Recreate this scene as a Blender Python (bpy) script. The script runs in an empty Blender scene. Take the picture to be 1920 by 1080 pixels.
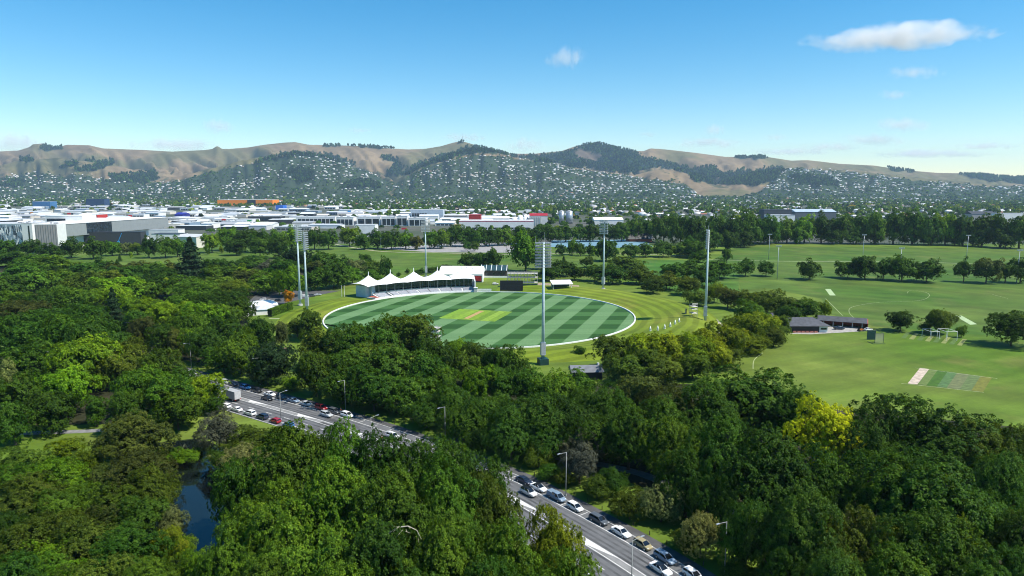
import bpy, math, random
import numpy as np
from mathutils import Vector, Matrix
R = math.radians
scene = bpy.context.scene
COL = scene.collection
random.seed(7); RNG = np.random.default_rng(7)

# ------------------------------------------------------------------ camera, sky, sun, exposure
CAM_H = 70.0; FPX = 1280.0; PITCH = math.atan(183.0 / FPX)      # 24 mm lens on a drone, 70 m up
cam = bpy.data.cameras.new('camera'); cam.sensor_width = 36.0; cam.lens = 24.0
cam.clip_start = 1.0; cam.clip_end = 60000.0
cam_o = bpy.data.objects.new('camera', cam); COL.objects.link(cam_o)
cam_o.location = (0, 0, CAM_H); cam_o.rotation_euler = (math.pi / 2 - PITCH, 0, 0)
scene.camera = cam_o

SUN_EL = R(54); SUN_DIR = Vector((1.0, -0.34, 0)).normalized()    # where the sun stands (to the right)
sun = bpy.data.lights.new('sun', 'SUN'); sun.energy = 5.0; sun.angle = R(0.53); sun.color = (1.0, 0.94, 0.82)
sun_o = bpy.data.objects.new('sun', sun); COL.objects.link(sun_o)
sv = Vector((SUN_DIR.x * math.cos(SUN_EL), SUN_DIR.y * math.cos(SUN_EL), math.sin(SUN_EL)))
sun_o.rotation_euler = (-sv).to_track_quat('-Z', 'Y').to_euler(); sun_o.location = sv * 500

world = bpy.data.worlds.new('World'); scene.world = world; world.use_nodes = True
wn = world.node_tree.nodes; wl = world.node_tree.links; wn.clear()
wo = wn.new('ShaderNodeOutputWorld'); wb = wn.new('ShaderNodeBackground'); sky = wn.new('ShaderNodeTexSky')
sky.sky_type = 'NISHITA'; sky.sun_disc = False; sky.sun_elevation = SUN_EL
sky.sun_rotation = math.atan2(sv.x, sv.y)
sky.altitude = 70; sky.air_density = 1.0; sky.dust_density = 0.0; sky.ozone_density = 2.2
wb.inputs['Strength'].default_value = 0.115
hs = wn.new('ShaderNodeHueSaturation'); hs.inputs['Saturation'].default_value = 1.47; hs.inputs['Hue'].default_value = .492; wl.new(sky.outputs[0], hs.inputs['Color']); wl.new(hs.outputs[0], wb.inputs['Color']); wl.new(wb.outputs[0], wo.inputs['Surface'])
scene.view_settings.view_transform = 'Standard'; scene.view_settings.look = 'None'
scene.view_settings.exposure = 0.48; scene.view_settings.gamma = 1.0; scene.view_settings.use_curve_mapping = False
cy = scene.cycles
cy.max_bounces = 8; cy.diffuse_bounces = 2; cy.glossy_bounces = 2; cy.transmission_bounces = 4; cy.volume_bounces = 4
cy.transparent_max_bounces = 6; cy.caustics_reflective = False; cy.caustics_refractive = False
cy.pixel_filter_type = 'BLACKMAN_HARRIS'; cy.filter_width = 1.05; cy.use_denoising = True; cy.use_adaptive_sampling = True; cy.adaptive_threshold = 0.02
scene.render.use_persistent_data = False

# ------------------------------------------------------------------ survey: photo pixel (1920x1080) <-> ground
CP, SP = math.cos(PITCH), math.sin(PITCH)
def ray(u, v):
    x = (u - 960) / FPX; y = (540 - v) / FPX
    return x, CP + y * SP, -SP + y * CP
def G(u, v, z=0.0):
    d = ray(u, v); t = (z - CAM_H) / d[2]
    return Vector((d[0] * t, d[1] * t, z))
def at_depth(u, v, Y):
    d = ray(u, v); t = Y / d[1]
    return Vector((d[0] * t, Y, CAM_H + d[2] * t))
def proj(X, Y, Z):
    dz = Z - CAM_H; fw = Y * CP - dz * SP; up = Y * SP + dz * CP
    return 960 + FPX * X / fw, 540 - FPX * up / fw
def top_h(X, Y, v):
    y = (540 - v) / FPX
    return CAM_H + Y * (-SP + y * CP) / (CP + y * SP)

# ------------------------------------------------------------------ numpy noise
def _hash(ix, iy, s):
    h = (ix.astype(np.int64) * 374761393 + iy.astype(np.int64) * 668265263 + s * 974634777) & 0x7fffffff
    h = ((h ^ (h >> 13)) * 1274126177) & 0x7fffffff
    return ((h ^ (h >> 16)) & 0xffff) / 65535.0
def vnoise(x, y, s=0):
    x = np.asarray(x, float); y = np.asarray(y, float)
    ix, iy = np.floor(x), np.floor(y); fx, fy = x - ix, y - iy
    fx = fx * fx * (3 - 2 * fx); fy = fy * fy * (3 - 2 * fy)
    a = _hash(ix, iy, s); b = _hash(ix + 1, iy, s); c = _hash(ix, iy + 1, s); d = _hash(ix + 1, iy + 1, s)
    return (a * (1 - fx) + b * fx) * (1 - fy) + (c * (1 - fx) + d * fx) * fy
def fbm(x, y, s=0, o=4):
    t = 0; a = .5; n = 0
    for k in range(o):
        t = t + a * vnoise(np.asarray(x) * 2 ** k, np.asarray(y) * 2 ** k, s + k); n += a; a *= .5
    return t / n

# ------------------------------------------------------------------ materials (all procedural)
MATS = {}
def nodes_of(name):
    m = bpy.data.materials.new(name); m.use_nodes = True; nt = m.node_tree
    return m, nt, nt.nodes['Principled BSDF'], nt.nodes['Material Output']
def mat(name, col, rough=.6, var=.12, scale=3.0, metal=0.0, spec=.4, bump=0.0, objcol=False, col2=None, coat=0.0):
    if name in MATS: return MATS[name]
    m, nt, b, out = nodes_of(name); N = nt.nodes; L = nt.links
    tc = N.new('ShaderNodeTexCoord'); no = N.new('ShaderNodeTexNoise')
    no.inputs['Scale'].default_value = scale; no.inputs['Detail'].default_value = 5
    geo = N.new('ShaderNodeNewGeometry')
    L.new(geo.outputs['Position'] if not objcol else tc.outputs['Object'], no.inputs['Vector'])
    mx = N.new('ShaderNodeMix'); mx.data_type = 'RGBA'
    if objcol:
        oi = N.new('ShaderNodeObjectInfo'); src = oi.outputs['Color']
        hv = N.new('ShaderNodeHueSaturation'); L.new(src, hv.inputs['Color'])
        mr = N.new('ShaderNodeMapRange'); mr.inputs[1].default_value = .3; mr.inputs[2].default_value = .7
        mr.inputs[3].default_value = 1 - var; mr.inputs[4].default_value = 1 + var
        L.new(no.outputs['Fac'], mr.inputs[0]); L.new(mr.outputs[0], hv.inputs['Value'])
        L.new(hv.outputs[0], b.inputs['Base Color'])
    else:
        c2 = col2 if col2 else tuple(c * (1 - 2 * var) for c in col)
        mx.inputs['A'].default_value = (*c2, 1); mx.inputs['B'].default_value = (*[min(c * (1 + var), 1) for c in col], 1)
        cr = N.new('ShaderNodeMapRange'); cr.inputs[1].default_value = .32; cr.inputs[2].default_value = .68
        L.new(no.outputs['Fac'], cr.inputs[0]); L.new(cr.outputs[0], mx.inputs['Factor'])
        L.new(mx.outputs['Result'], b.inputs['Base Color'])
    b.inputs['Roughness'].default_value = rough; b.inputs['Metallic'].default_value = metal
    b.inputs['Specular IOR Level'].default_value = spec
    if coat: b.inputs['Coat Weight'].default_value = coat; b.inputs['Coat Roughness'].default_value = .08
    if bump:
        bp = N.new('ShaderNodeBump'); bp.inputs['Strength'].default_value = bump; bp.inputs['Distance'].default_value = .1
        L.new(no.outputs['Fac'], bp.inputs['Height']); L.new(bp.outputs[0], b.inputs['Normal'])
    MATS[name] = m
    return m
def glass_mat(name, col=(.02, .03, .04)):
    return mat(name, col, rough=.08, var=.3, scale=.35, spec=.8)

def attr_mat(name, attr, rough=.8, var=.18, scale=.2, spec=.2, objcol=False):
    if name in MATS: return MATS[name]
    m, nt, b, out = nodes_of(name); N = nt.nodes; L = nt.links
    a = N.new('ShaderNodeAttribute'); a.attribute_name = attr
    geo = N.new('ShaderNodeNewGeometry'); no = N.new('ShaderNodeTexNoise'); no.inputs['Scale'].default_value = scale
    no.inputs['Detail'].default_value = 6; L.new(geo.outputs['Position'], no.inputs['Vector'])
    mr = N.new('ShaderNodeMapRange'); mr.inputs[1].default_value = .3; mr.inputs[2].default_value = .7
    mr.inputs[3].default_value = 1 - var; mr.inputs[4].default_value = 1 + var; L.new(no.outputs['Fac'], mr.inputs[0])
    hv = N.new('ShaderNodeHueSaturation'); L.new(a.outputs['Color'], hv.inputs['Color']); L.new(mr.outputs[0], hv.inputs['Value'])
    L.new(hv.outputs[0], b.inputs['Base Color']); b.inputs['Roughness'].default_value = rough
    b.inputs['Specular IOR Level'].default_value = spec
    MATS[name] = m; return m

def foliage_mat(name, use_attr_col=False):
    if name in MATS: return MATS[name]
    m, nt, b, out = nodes_of(name); N = nt.nodes; L = nt.links
    at = N.new('ShaderNodeAttribute'); at.attribute_name = 'tint'
    if use_attr_col:
        ca = N.new('ShaderNodeAttribute'); ca.attribute_name = 'col'; src = ca.outputs['Color']
    else:
        oi = N.new('ShaderNodeObjectInfo'); src = oi.outputs['Color']
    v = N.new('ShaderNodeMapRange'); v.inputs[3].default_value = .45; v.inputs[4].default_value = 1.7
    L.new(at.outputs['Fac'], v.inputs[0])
    h = N.new('ShaderNodeMapRange'); h.inputs[3].default_value = .522; h.inputs[4].default_value = .483
    L.new(at.outputs['Fac'], h.inputs[0])
    hv = N.new('ShaderNodeHueSaturation'); L.new(src, hv.inputs['Color']); L.new(v.outputs[0], hv.inputs['Value']); L.new(h.outputs[0], hv.inputs['Hue'])
    L.new(hv.outputs[0], b.inputs['Base Color']); b.inputs['Roughness'].default_value = .55; b.inputs['Specular IOR Level'].default_value = .10
    tr = N.new('ShaderNodeBsdfTranslucent'); hv2 = N.new('ShaderNodeHueSaturation'); hv2.inputs['Value'].default_value = 1.3
    hv2.inputs['Hue'].default_value = .485; L.new(hv.outputs[0], hv2.inputs['Color']); L.new(hv2.outputs[0], tr.inputs['Color'])
    ms = N.new('ShaderNodeMixShader'); ms.inputs[0].default_value = .36
    L.new(b.outputs[0], ms.inputs[1]); L.new(tr.outputs[0], ms.inputs[2]); L.new(ms.outputs[0], out.inputs['Surface'])
    MATS[name] = m; return m

# ------------------------------------------------------------------ objects
def link(o, parent=None):
    COL.objects.link(o)
    if parent is not None: o.parent = parent
    return o
def tag(o, label=None, cat=None, group=None, kind=None):
    if label: o['label'] = label
    if cat: o['category'] = cat
    if group: o['group'] = group
    if kind: o['kind'] = kind
    return o
def empty(name, loc=(0, 0, 0), rz=0.0):
    o = bpy.data.objects.new(name, None); o.location = loc; o.rotation_euler = (0, 0, rz); o.empty_display_size = .5
    return link(o)
def mesh_np(name, verts, faces4, mats, midx=None, smooth=False, attrs=None):
    """verts (n,3), faces4 (m,4) quads -> mesh, fast"""
    me = bpy.data.meshes.new(name); verts = np.asarray(verts, np.float32); f = np.asarray(faces4, np.int32)
    k = f.shape[1]
    me.vertices.add(len(verts)); me.vertices.foreach_set('co', verts.ravel())
    me.loops.add(f.size); me.loops.foreach_set('vertex_index', f.ravel())
    me.polygons.add(len(f)); me.polygons.foreach_set('loop_start', np.arange(0, f.size, k, dtype=np.int32))
    if midx is not None: me.polygons.foreach_set('material_index', np.asarray(midx, np.int32))
    if smooth: me.polygons.foreach_set('use_smooth', np.ones(len(f), bool))
    me.update(calc_edges=True)
    for m in mats: me.materials.append(m)
    for (an, typ, dom, data) in (attrs or ()):
        a = me.attributes.new(an, typ, dom)
        a.data.foreach_set('color' if typ == 'FLOAT_COLOR' else 'value', np.asarray(data, np.float32).ravel())
    return me
class MB:
    """collects boxes, tubes, prisms, quads into one mesh"""
    def __init__(s): s.v = []; s.f = []; s.m = []; s.M = None
    def _add(s, vs, fs, m=0):
        o = len(s.v); s.v += [tuple(s.M @ Vector(p)) if s.M else tuple(p) for p in vs]
        for f in fs: s.f.append(tuple(i + o for i in f)); s.m.append(m)
        return s
    def box(s, c, d, m=0, rz=0.0, bottom=True):
        x, y, z = (k / 2 for k in d); ca, sa = math.cos(rz), math.sin(rz)
        vs = [(c[0] + px * ca - py * sa, c[1] + px * sa + py * ca, c[2] + pz) for pz in (-z, z) for px, py in ((-x, -y), (x, -y), (x, y), (-x, y))]
        return s._add(vs, [(3, 2, 1, 0), (4, 5, 6, 7), (0, 1, 5, 4), (1, 2, 6, 5), (2, 3, 7, 6), (3, 0, 4, 7)], m)
    def tube(s, a, b, r0, r1=None, n=8, m=0, caps=True):
        r1 = r0 if r1 is None else r1; a = Vector(a); b = Vector(b); d = (b - a).normalized()
        u = d.cross(Vector((0, 0, 1)) if abs(d.z) < .95 else Vector((1, 0, 0))).normalized(); w = d.cross(u)
        vs = []
        for p, r in ((a, r0), (b, r1)):
            for k in range(n):
                t = 2 * math.pi * k / n; vs.append(p + u * (r * math.cos(t)) + w * (r * math.sin(t)))
        fs = [(k, (k + 1) % n, n + (k + 1) % n, n + k) for k in range(n)]
        if caps: fs += [tuple(range(n - 1, -1, -1)), tuple(range(n, 2 * n))]
        return s._add(vs, fs, m)
    def prism(s, poly, z0, z1, m=0, mtop=None):
        n = len(poly); vs = [(p[0], p[1], z0) for p in poly] + [(p[0], p[1], z1) for p in poly]
        s._add(vs, [(k, (k + 1) % n, n + (k + 1) % n, n + k) for k in range(n)] + [tuple(range(n - 1, -1, -1))], m)
        return s._add(vs[n:], [tuple(range(n))], m if mtop is None else mtop)
    def extrude(s, prof, axis_pts, m=0):
        """closed profile (list of (y,z)) run between x0 and x1"""
        n = len(prof); vs = [(axis_pts[0], p[0], p[1]) for p in prof] + [(axis_pts[1], p[0], p[1]) for p in prof]
        return s._add(vs, [(k, (k + 1) % n, n + (k + 1) % n, n + k) for k in range(n)] + [tuple(range(n - 1, -1, -1)), tuple(range(n, 2 * n))], m)
    def quad(s, *p, m=0): return s._add(p, [tuple(range(len(p)))], m)
    def mesh(s, name, mats, smooth=False):
        me = bpy.data.meshes.new(name); me.from_pydata(s.v, [], s.f)
        me.polygons.foreach_set('material_index', s.m)
        if smooth: me.polygons.foreach_set('use_smooth', [True] * len(s.f))
        for m in mats: me.materials.append(m)
        me.update(); return me
    def build(s, name, mats, parent=None, smooth=False, loc=None):
        if not isinstance(mats, (list, tuple)): mats = [mats]
        o = bpy.data.objects.new(name, s.mesh(name, mats, smooth))
        if loc is not None: o.location = loc
        return link(o, parent)
def copy_tree(o, parent=None):
    c = o.copy(); COL.objects.link(c)
    if parent is not None: c.parent = parent
    for ch in KIDS.get(o.name, []): copy_tree(ch, c)
    return c
KIDS = {}
def freeze(o):
    KIDS[o.name] = list(o.children)
    for ch in o.children: freeze(ch)
    return o
def ordinal(n):
    return '%d%s' % (n, 'th' if 10 <= n % 100 <= 20 else {1: 'st', 2: 'nd', 3: 'rd'}.get(n % 10, 'th'))
# ------------------------------------------------------------------ ground, lawns, oval
def lawn_mat(name, c1, c2, stripe=None, speck=.10, big=.012):
    """grass: two tones mixed by broad noise, mown streaks, fine speckle. stripe=(angle, period, strength)"""
    m, nt, b, out = nodes_of(name); N = nt.nodes; L = nt.links
    geo = N.new('ShaderNodeNewGeometry'); P = geo.outputs['Position']
    def noise(sc, det=4, vec=P):
        n = N.new('ShaderNodeTexNoise'); n.inputs['Scale'].default_value = sc; n.inputs['Detail'].default_value = det
        L.new(vec, n.inputs['Vector']); return n.outputs['Fac']
    def rng(src, a, b_, c, d):
        r = N.new('ShaderNodeMapRange'); r.inputs[1].default_value = a; r.inputs[2].default_value = b_
        r.inputs[3].default_value = c; r.inputs[4].default_value = d; L.new(src, r.inputs[0]); return r.outputs[0]
    def mul(a, b_):
        k = N.new('ShaderNodeMath'); k.operation = 'MULTIPLY'; L.new(a, k.inputs[0]); L.new(b_, k.inputs[1]); return k.outputs[0]
    mx = N.new('ShaderNodeMix'); mx.data_type = 'RGBA'; mx.inputs['A'].default_value = (*c1, 1); mx.inputs['B'].default_value = (*c2, 1)
    L.new(rng(noise(big, 6), .36, .64, 0, 1), mx.inputs['Factor'])
    dry = N.new('ShaderNodeMix'); dry.data_type = 'RGBA'; dry.inputs['B'].default_value = (c2[0] * 1.35 + .02, c2[1] * 1.02 + .01, c2[2] * 1.5 + .01, 1)
    L.new(mx.outputs['Result'], dry.inputs['A']); L.new(rng(noise(.035, 7), .56, .74, 0, .6), dry.inputs['Factor']); mx = dry
    val = rng(noise(.6, 5), .25, .75, 1 - speck, 1 + speck)
    val = mul(val, rng(noise(.06, 5), .3, .7, .80, 1.2))
    if stripe:
        mp = N.new('ShaderNodeMapping'); mp.inputs['Rotation'].default_value[2] = stripe[0]; L.new(P, mp.inputs['Vector'])
        sx = N.new('ShaderNodeMapping'); sx.inputs['Scale'].default_value = (1 / stripe[1], .012 / stripe[1] * 4, 1); L.new(mp.outputs[0], sx.inputs['Vector'])
        val = mul(val, rng(noise(1.0, 3, sx.outputs[0]), .3, .7, 1 - stripe[2], 1 + stripe[2]))
        mp3 = N.new('ShaderNodeMapping'); mp3.inputs['Rotation'].default_value[2] = stripe[0] + R(38); L.new(P, mp3.inputs['Vector'])
        sx3 = N.new('ShaderNodeMapping'); sx3.inputs['Scale'].default_value = (1 / 26, 1 / 150, 1); L.new(mp3.outputs[0], sx3.inputs['Vector'])
        val = mul(val, rng(noise(1.0, 4, sx3.outputs[0]), .32, .68, 1 - stripe[2] * 1.1, 1 + stripe[2] * 1.1))
    hv = N.new('ShaderNodeHueSaturation'); L.new(mx.outputs['Result'], hv.inputs['Color']); L.new(val, hv.inputs['Value'])
    L.new(hv.outputs[0], b.inputs['Base Color']); b.inputs['Roughness'].default_value = .85; b.inputs['Specular IOR Level'].default_value = .15
    MATS[name] = m; return m

def sheet(name, pts, z, m, parent=None, kind='structure'):
    me = bpy.data.meshes.new(name); me.from_pydata([(p[0], p[1], z) for p in pts], [], [tuple(range(len(pts)))])
    me.materials.append(m); me.update()
    if me.polygons[0].normal.z < 0: me.flip_normals()
    o = link(bpy.data.objects.new(name, me), parent)
    if kind and parent is None: o['kind'] = kind
    return o
def gp(*pts): return [G(u, v) for u, v in pts]

# the plain: one sheet to the horizon
m_plain = lawn_mat('plain', (.055, .075, .04), (.11, .11, .095), speck=.25, big=.004)
gb = MB()
for x0, x1, y0, y1 in ((-30000, -899, 39, 40000), (899, 30000, 39, 40000), (-899, 899, 904, 40000), (-30000, 30000, -800, 39)): gb.quad((x0, y0, -.02), (x1, y0, -.02), (x1, y1, -.02), (x0, y1, -.02))
gb.build('ground', m_plain)['kind'] = 'structure'
m_lawn = lawn_mat('park_grass', (.074, .138, .011), (.130, .176, .027), stripe=(R(62), 7.0, .15))
m_lawn_far = lawn_mat('field_grass', (.050, .112, .012), (.088, .135, .022), stripe=(R(-58), 9.0, .13))

OC = Vector((-17.8, 383.0, 0)); OR = 86.0
RIVER = [(-104, 186), (-92, 190), (-82, 184), (-74, 174), (-69, 160), (-64, 146), (-58, 130), (-54, 112), (-50, 92), (-47, 70), (-62, 66), (-67, 90), (-71, 112), (-76, 132), (-82, 150), (-90, 164), (-99, 174)]
# park lawn = grid sheet that dips under the river bed
def lawn_sheet():
    xs = np.concatenate([np.linspace(-900, -140, 24), np.linspace(-135, -25, 74), np.linspace(-15, 900, 30)])
    ys = np.concatenate([np.linspace(40, 215, 100), np.linspace(225, 905, 32)])
    X, Y = np.meshgrid(xs, ys); Z = np.zeros_like(X)
    P = np.array(RIVER)
    def seg_dist(px, py):
        d = np.full(px.shape, 1e9); ins = np.zeros(px.shape, bool)
        n = len(P)
        for i in range(n):
            a, b = P[i], P[(i + 1) % n]; ab = b - a
            t = np.clip(((px - a[0]) * ab[0] + (py - a[1]) * ab[1]) / (ab @ ab), 0, 1)
            d = np.minimum(d, np.hypot(px - a[0] - t * ab[0], py - a[1] - t * ab[1]))
            c = ((a[1] > py) != (b[1] > py)) & (px < (b[0] - a[0]) * (py - a[1]) / (b[1] - a[1] + 1e-9) + a[0]); ins ^= c
        return np.where(ins, -d, d)
    s = seg_dist(X, Y)
    Z = np.where(s < 3, -2.4 * np.clip((3 - s) / 5, 0, 1), 0)
    nx, ny = len(xs), len(ys); i = np.arange(nx * ny).reshape(ny, nx)
    f = np.stack([i[:-1, :-1], i[:-1, 1:], i[1:, 1:], i[1:, :-1]], -1).reshape(-1, 4)
    me = mesh_np('lawn', np.stack([X, Y, Z], -1).reshape(-1, 3), f, [m_lawn], smooth=True)
    o = link(bpy.data.objects.new('lawn', me)); o['kind'] = 'structure'
lawn_sheet()
def water_mat():
    m, nt, b, out = nodes_of('river_water'); N = nt.nodes; L = nt.links
    b.inputs['Base Color'].default_value = (.006, .010, .010, 1); b.inputs['Roughness'].default_value = .04; b.inputs['IOR'].default_value = 1.33
    b.inputs['Specular IOR Level'].default_value = .9
    g = N.new('ShaderNodeNewGeometry'); n = N.new('ShaderNodeTexNoise'); n.inputs['Scale'].default_value = 1.1; n.inputs['Detail'].default_value = 3
    L.new(g.outputs['Position'], n.inputs['Vector']); bp = N.new('ShaderNodeBump'); bp.inputs['Strength'].default_value = .12; bp.inputs['Distance'].default_value = .08
    L.new(n.outputs['Fac'], bp.inputs['Height']); L.new(bp.outputs[0], b.inputs['Normal']); return m
sheet('river', [(-112, 196), (-60, 196), (-36, 60), (-82, 60)], -1.35, water_mat())

# playing fields beyond the lawn, right and back
sheet('playing_field', [G(1385, 462), G(1930, 466), G(2150, 492), G(2300, 640), G(1985, 640), G(1640, 612), G(1560, 590), G(1540, 560), G(1440, 540), G(1390, 545), G(1375, 505), G(1330, 490)], .03, m_lawn_far)
sheet('playing_field', [(-560, 905), (-560, 640), (-180, 585), (-60, 565), (60, 590), (120, 700), (90, 900)], .03, lawn_mat('back_field_grass', (.065, .125, .014), (.095, .145, .024), stripe=(R(85), 14, .09)))
sheet('playing_field', [G(1205, 487), G(1360, 488), G(1385, 500), G(1385, 560), G(1220, 545), G(1200, 515)], .035, lawn_mat('side_field_grass', (.045, .12, .014), (.08, .145, .022), stripe=(R(80), 9, .2)))

# oval turf: mown squares laid along the pitch axis
def oval_mat():
    m, nt, b, out = nodes_of('oval_turf'); N = nt.nodes; L = nt.links
    g = N.new('ShaderNodeNewGeometry')
    ang = math.atan2(7.54, 23.6)
    mp = N.new('ShaderNodeMapping'); mp.vector_type = 'TEXTURE'; mp.inputs['Location'].default_value = (-21, 383, 0); mp.inputs['Rotation'].default_value[2] = -ang
    L.new(g.outputs['Position'], mp.inputs['Vector']); sx = N.new('ShaderNodeSeparateXYZ'); L.new(mp.outputs[0], sx.inputs[0])
    sp = N.new('ShaderNodeSeparateXYZ'); L.new(g.outputs['Position'], sp.inputs[0])
    def M(op, a, b_=None, c=None):
        k = N.new('ShaderNodeMath'); k.operation = op
        for i, q in enumerate((a, b_, c)):
            if q is None: continue
            if isinstance(q, (int, float)): k.inputs[i].default_value = q
            else: L.new(q, k.inputs[i])
        return k.outputs[0]
    nz = N.new('ShaderNodeTexNoise'); nz.inputs['Scale'].default_value = .25; L.new(g.outputs['Position'], nz.inputs['Vector'])
    wob = M('MULTIPLY', M('SUBTRACT', nz.outputs['Fac'], .5), .35)
    def band(src, period, off):       # soft square wave 0/1
        w = M('SINE', M('MULTIPLY', M('ADD', M('ADD', src, off), wob), 2 * math.pi / period))
        return M('SMOOTH_MIN', M('MAXIMUM', M('MULTIPLY_ADD', w, 5.0, .5), 0), 1.0, .05)
    A = band(sx.outputs['X'], 19.4, 13.4); B = band(sp.outputs['Y'], 24.0, 6.0)
    # light stripe, slightly lighter / darker by cross band; dark stripe strongly split
    hi = N.new('ShaderNodeMix'); hi.data_type = 'RGBA'; hi.inputs['A'].default_value = (.108, .205, .080, 1); hi.inputs['B'].default_value = (.124, .226, .092, 1); L.new(B, hi.inputs['Factor'])
    lo = N.new('ShaderNodeMix'); lo.data_type = 'RGBA'; lo.inputs['A'].default_value = (.021, .070, .0095, 1); lo.inputs['B'].default_value = (.049, .128, .030, 1); L.new(B, lo.inputs['Factor'])
    mx = N.new('ShaderNodeMix'); mx.data_type = 'RGBA'; L.new(A, mx.inputs['Factor']); L.new(lo.outputs['Result'], mx.inputs['A']); L.new(hi.outputs['Result'], mx.inputs['B'])
    # fine mower passes across
    mp2 = N.new('ShaderNodeMapping'); mp2.inputs['Scale'].default_value = (.02, .8, 1); L.new(g.outputs['Position'], mp2.inputs['Vector'])
    n2 = N.new('ShaderNodeTexNoise'); n2.inputs['Scale'].default_value = 1; n2.inputs['Detail'].default_value = 4; L.new(mp2.outputs[0], n2.inputs['Vector'])
    n3 = N.new('ShaderNodeTexNoise'); n3.inputs['Scale'].default_value = .9; n3.inputs['Detail'].default_value = 6; L.new(g.outputs['Position'], n3.inputs['Vector'])
    r = N.new('ShaderNodeMapRange'); r.inputs[1].default_value = .3; r.inputs[2].default_value = .7; r.inputs[3].default_value = .86; r.inputs[4].default_value = 1.14; L.new(n2.outputs['Fac'], r.inputs[0])
    r3 = N.new('ShaderNodeMapRange'); r3.inputs[1].default_value = .3; r3.inputs[2].default_value = .7; r3.inputs[3].default_value = .9; r3.inputs[4].default_value = 1.1; L.new(n3.outputs['Fac'], r3.inputs[0])
    hv = N.new('ShaderNodeHueSaturation'); L.new(mx.outputs['Result'], hv.inputs['Color']); L.new(M('MULTIPLY', r.outputs[0], r3.outputs[0]), hv.inputs['Value'])
    L.new(hv.outputs[0], b.inputs['Base Color']); b.inputs['Roughness'].default_value = .8; b.inputs['Specular IOR Level'].default_value = .2
    return m
sheet('oval_field', [(OC.x + OR * math.cos(t), OC.y + OR * math.sin(t)) for t in np.linspace(0, 2 * math.pi, 121)[:-1]], .06, oval_mat())
PD = Vector((7.54, 23.6, 0)).normalized(); PN = Vector((PD.y, -PD.x, 0))
def along(c, a0, a1, b0, b1): return [c + PN * a0 + PD * b0, c + PN * a1 + PD * b0, c + PN * a1 + PD * b1, c + PN * a0 + PD * b1]
PC = Vector((-21, 382, 0))
wb_cols = [(.17, .30, .015), (.16, .27, .018), (.19, .31, .02), (.15, .27, .012), (.165, .28, .012), (.12, .22, .01), (.21, .33, .03), (.15, .26, .015)]
xs_ = np.linspace(-15.5, 17.5, 9)
for i in range(8):
    sheet('wicket_strip', along(PC, xs_[i], xs_[i + 1], -16, 15.5), .075, mat('wicket_%d' % i, wb_cols[i], .85, .12, .5))
sheet('pitch_strip', along(PC, -1.8, 1.0, -13, 13), .09, mat('worn_pitch', (.42, .27, .11), .9, .15, .7))
# boundary: low white board ring
def ring_wall(name, r0, r1, z1, a0, a1, m, n=160):
    b = MB(); ts = np.linspace(R(a0), R(a1), n)
    for k in range(n - 1):
        p = [(OC.x + r * math.cos(t), OC.y + r * math.sin(t)) for t in (ts[k], ts[k + 1]) for r in (r0, r1)]
        b.quad((*p[0], z1), (*p[1], z1), (*p[3], z1), (*p[2], z1)); b.quad((*p[0], 0), (*p[0], z1), (*p[2], z1), (*p[2], 0)); b.quad((*p[1], z1), (*p[1], 0), (*p[3], 0), (*p[3], z1))
    return b.build(name, m)
m_white = mat('white_paint', (.78, .78, .76), .5, .05, .8)
tag(ring_wall('boundary_fence', OR + .3, OR + .95, .6, 0, 360, m_white, 220), 'low white boundary fence ringing the striped cricket oval', 'fence')

# grass bank round the oval, mown in rings; wide to the right, narrow near us, none behind the pavilion
def bank_mat():
    m = lawn_mat('bank_grass', (.118, .175, .010), (.160, .205, .019)); nt = m.node_tree; N = nt.nodes; L = nt.links
    g = N.new('ShaderNodeNewGeometry'); sub = N.new('ShaderNodeVectorMath'); sub.operation = 'SUBTRACT'; sub.inputs[1].default_value = (OC.x - 4, OC.y, 0); L.new(g.outputs['Position'], sub.inputs[0])
    sc = N.new('ShaderNodeVectorMath'); sc.operation = 'MULTIPLY'; sc.inputs[1].default_value = (1, 1, 0); L.new(sub.outputs[0], sc.inputs[0])
    ln = N.new('ShaderNodeVectorMath'); ln.operation = 'LENGTH'; L.new(sc.outputs[0], ln.inputs[0])
    nz = N.new('ShaderNodeTexNoise'); nz.inputs['Scale'].default_value = .04; L.new(g.outputs['Position'], nz.inputs['Vector'])
    ad = N.new('ShaderNodeMath'); ad.operation = 'MULTIPLY_ADD'; ad.inputs[1].default_value = 3.0; L.new(nz.outputs['Fac'], ad.inputs[0]); L.new(ln.outputs['Value'], ad.inputs[2])
    mu = N.new('ShaderNodeMath'); mu.operation = 'MULTIPLY'; mu.inputs[1].default_value = 2 * math.pi / 6.6; L.new(ad.outputs[0], mu.inputs[0])
    si = N.new('ShaderNodeMath'); si.operation = 'SINE'; L.new(mu.outputs[0], si.inputs[0])
    r = N.new('ShaderNodeMapRange'); r.inputs[1].default_value = -.35; r.inputs[2].default_value = .35; r.inputs[3].default_value = .82; r.inputs[4].default_value = 1.10; L.new(si.outputs[0], r.inputs[0])
    b = N['Principled BSDF']; old = b.inputs['Base Color'].links[0].from_socket
    hv = N.new('ShaderNodeHueSaturation'); L.new(old, hv.inputs['Color']); L.new(r.outputs[0], hv.inputs['Value']); L.new(hv.outputs[0], b.inputs['Base Color'])
    return m
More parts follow.
